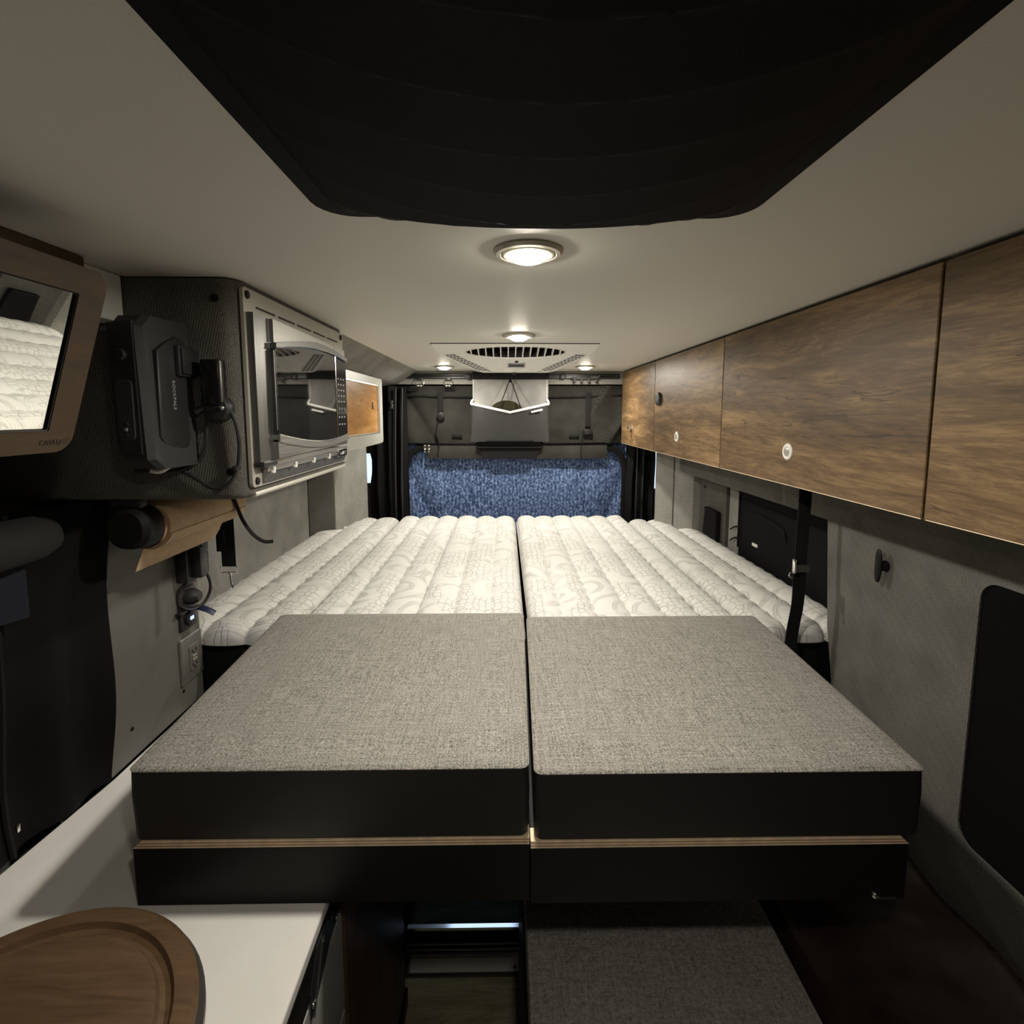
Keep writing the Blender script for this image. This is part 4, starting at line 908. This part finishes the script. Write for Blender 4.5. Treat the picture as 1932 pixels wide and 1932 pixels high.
for x, z in ((-0.665, 1.745),):
    zp = P('zipper_pull', 'chrome', t, (box, x-0.006, x+0.006, 3.05, 3.06, z-0.012, z+0.012, 0.002), (box, x-0.004, x+0.008, 3.048, 3.054, z-0.035, z-0.012, 0.002))
for dx in (-0.008, 0.016):
    P('zipper_pull', 'chrome', t, (box, -0.482+dx, -0.468+dx, 3.10, 3.112, 1.462, 1.492, 0.002), (box, -0.479+dx, -0.471+dx, 3.098, 3.104, 1.445, 1.466, 0.002))
for x, zb, bu in ((-0.385, 1.69, 1), (0.505, 1.60, 0)):
    s = P('strap', 'webbing', t, (box, x-0.017, x+0.017, 3.108, 3.112, zb, 1.805, 0.001))
    if bu:
        P('buckle', 'black', s, (lathe, (x, 3.111, 1.665), (0, -1, 0), [(0.012, 0.0), (0.022, 0.004), (0.024, 0.012), (0.013, 0.016)], 20))
        b = bm_new(); tube(b, [(x-0.012, 3.105, 1.65), (x-0.025, 3.104, 1.60), (x-0.03, 3.103, 1.56), (x-0.018, 3.104, 1.52), (x-0.014, 3.105, 1.48), (x-0.022, 3.106, 1.42)], 0.012, 8, 6, flat=0.003); obj('strap_tail', b, 'webbing', s, 60)
    else:
        P('buckle', 'black', s, (box, x-0.025, x+0.028, 3.098, 3.11, 1.548, 1.585, 0.005), (box, x-0.02, x+0.024, 3.094, 3.10, 1.554, 1.562, 0.002))
        b = bm_new(); tube(b, [(x-0.03, 3.10, 1.575), (x-0.034, 3.10, 1.54), (x-0.038, 3.102, 1.48), (x-0.04, 3.104, 1.43), (x-0.03, 3.104, 1.41)], 0.006, 8, 6, flat=0.0025); obj('strap_tail', b, 'webbing', s, 60)
for x, z in ((-0.29, 1.545), (0.425, 1.545), (-0.55, 1.82), (-0.33, 1.825)):
    P('hook_tape', 'webbing', t, (box, x-0.03, x+0.03, 3.110, 3.115, z-0.008, z+0.008, 0.001))

# rail, rings, hooks, organiser
t = thing('hanging_rail', 'black rail across the ceiling header above the rear screen', 'rail', (0.04, 3.08, 1.9))
P('bar', 'plastic', t, (loft, [[(x, y, z) for x, z in rr(-0.605+d_, 0.685-d_, 1.884+d_, 1.915-d_, 0.012)] for y, d_ in ((3.089, 0), (3.076, 0), (3.07, 0.004))]))
for x in (-0.215, 0.345): P('end_eye', 'plastic', t, (lathe, (x, 3.072, 1.897), (0, -1, 0), [(0.020, 0), (0.020, 0.008), (0.015, 0.011), (0.008, 0.011), (0.007, 0.004)], 20))
for x in (-0.575, 0.66): P('bolt', 'steel_d', t, (lathe, (x, 3.07, 1.899), (0, -1, 0), [(0.007, 0), (0.006, 0.003), (0.002, 0.004)], 12))
P('grip', 'blackgloss', t, (box, 0.56, 0.655, 3.058, 3.07, 1.888, 1.911, 0.004))
P('track_groove', 'black', t, (box, -0.55, -0.24, 3.066, 3.071, 1.895, 1.903))
def ring(x, label):
    r = thing('snap_ring', label, 'carabiner', (x, 3.06, 1.885), 'chrome rings on the rear rail')
    pts = [(x-0.010, 3.06, 1.886), (x-0.024, 3.056, 1.870), (x-0.022, 3.054, 1.848), (x-0.012, 3.054, 1.842), (x+0.012, 3.054, 1.842), (x+0.022, 3.054, 1.848), (x+0.024, 3.056, 1.870), (x+0.010, 3.06, 1.886), (x-0.010, 3.06, 1.886)]
    P('wire_loop', 'chrome', r, (tube, pts, 0.0022, {'n': 6, 'k': 4}))
    P('clasp', 'white', r, (box, x-0.013, x-0.003, 3.051, 3.057, 1.839, 1.845, 0.002), (box, x+0.003, x+0.013, 3.051, 3.057, 1.839, 1.845, 0.002))
    P('slider', 'plastic', r, (box, x-0.018, x+0.018, 3.055, 3.069, 1.874, 1.890, 0.003))
ring(-0.499, 'left chrome ring hanging from the black rear rail'); ring(-0.333, 'right chrome ring hanging from the black rear rail beside the felt organiser')
t = thing('hook_rack', 'small dark rack of four pegs under the right end of the rear rail', 'hook rack', (0.475, 3.06, 1.88))
P('back_bar', 'greyplastic', t, (box, 0.395, 0.56, 3.052, 3.066, 1.879, 1.893, 0.003))
for k in range(4): P('peg', 'greyplastic', t, (box, 0.408+0.042*k, 0.422+0.042*k, 3.048, 3.060, 1.860, 1.882, 0.003))
P('marker_strip', 'text', t, (box, 0.51, 0.555, 3.050, 3.0525, 1.892, 1.8945))

t = thing('hanging_organizer', 'grey felt organiser with black vinyl pocket and white rim at the rear', 'organizer', (0.032, 3.06, 1.9))
P('top_strap', 'webbing', t, (box, -0.188, 0.262, 3.040, 3.066, 1.880, 1.922, 0.003))
bf = bm_new(); sheet(bf, lambda u, v: Vector((-0.186+0.445*u, 3.062+0.004*math.sin(8*u+4*v), 1.52+0.362*v)), 30, 20, (0, 0.004, 0)); obj('felt_back', bf, 'felt', t, 70)
def rimz(x): return 1.735-0.050*max(0, 1-abs((x-0.032)/0.225)**1.0)
def pock(u, v):
    x = -0.198+0.460*u; zt = rimz(x); z = 1.512+(zt-1.512)*v
    e = 1-abs(2*u-1)**4
    y = 3.055-(0.050*v**0.8+0.006)*e-0.003*math.sin(22*u)*v*e
    return Vector((x+(0.004 if u < .5 else -.004)*(v-0.5), y, z))
pk = bm_new(); sheet(pk, pock, 44, 16, (0, 0.003, 0)); obj('front_pocket', pk, 'pocket', t, 70)
rm = bm_new(); tube(rm, [Vector(pock(i/30, 1.0))+Vector((0, -0.001, 0)) for i in range(31)], 0.0075, 8, 0); obj('pocket_rim', rm, 'white', t, 70)
for x0_, sx in ((-0.197, 1), (0.261, -1)):
    P('rim_return', 'white', t, (tube, [(x0_, 3.052, 1.735), (x0_+0.004*sx, 3.056, 1.752), (x0_+0.012*sx, 3.058, 1.76)], 0.007))
    P('rim_hem', 'tape', t, (box, min(x0_+0.01*sx, x0_+0.013*sx), max(x0_+0.01*sx, x0_+0.013*sx), 3.056, 3.06, 1.75, 1.88))
P('brand_tab', 'white', t, (box, 0.155, 0.222, 2.998, 3.004, 1.690, 1.700, {'mat': Matrix.Translation((0.188, 3.0, 1.695)) @ Matrix.Rotation(-0.22, 4, 'Y') @ Matrix.Translation((-0.188, -3.0, -1.695))}))
P('cord', 'webbing', t, (tube, [(0.034, 3.045, 1.885), (-0.002, 3.03, 1.79), (-0.038, 3.002, 1.70), (-0.038, 3.000, 1.69)], 0.003, {'n': 6, 'k': 3}), (tube, [(0.034, 3.045, 1.885), (0.068, 3.03, 1.79), (0.100, 3.002, 1.70), (0.104, 3.000, 1.69)], 0.003, {'n': 6, 'k': 3}), (sphere, (0.034, 3.042, 1.868), 0.008))
tl = bm_new(); sheet(tl, lambda u, v: Vector((0.03+(u-0.5)*(0.33+0.06*v), 3.095-0.01*v, 1.405+0.115*v)), 12, 8, (0, 0.006, 0)); obj('lower_tail', tl, 'webbing', t, 60)
P('tail_binding', 'plastic', t, (box, -0.16, 0.22, 3.076, 3.082, 1.475, 1.48))
b = bm_new(); sphere(b, (0.010, 3.037, 1.695), 0.09, 1.02, 0.19, 0.68, 24)
t = obj('olive_pouch', b, 'olive', None, 80, (0.010, 3.037, 1.665)); tag(t, 'olive green soft pouch tucked in the felt organiser pocket', 'pouch')
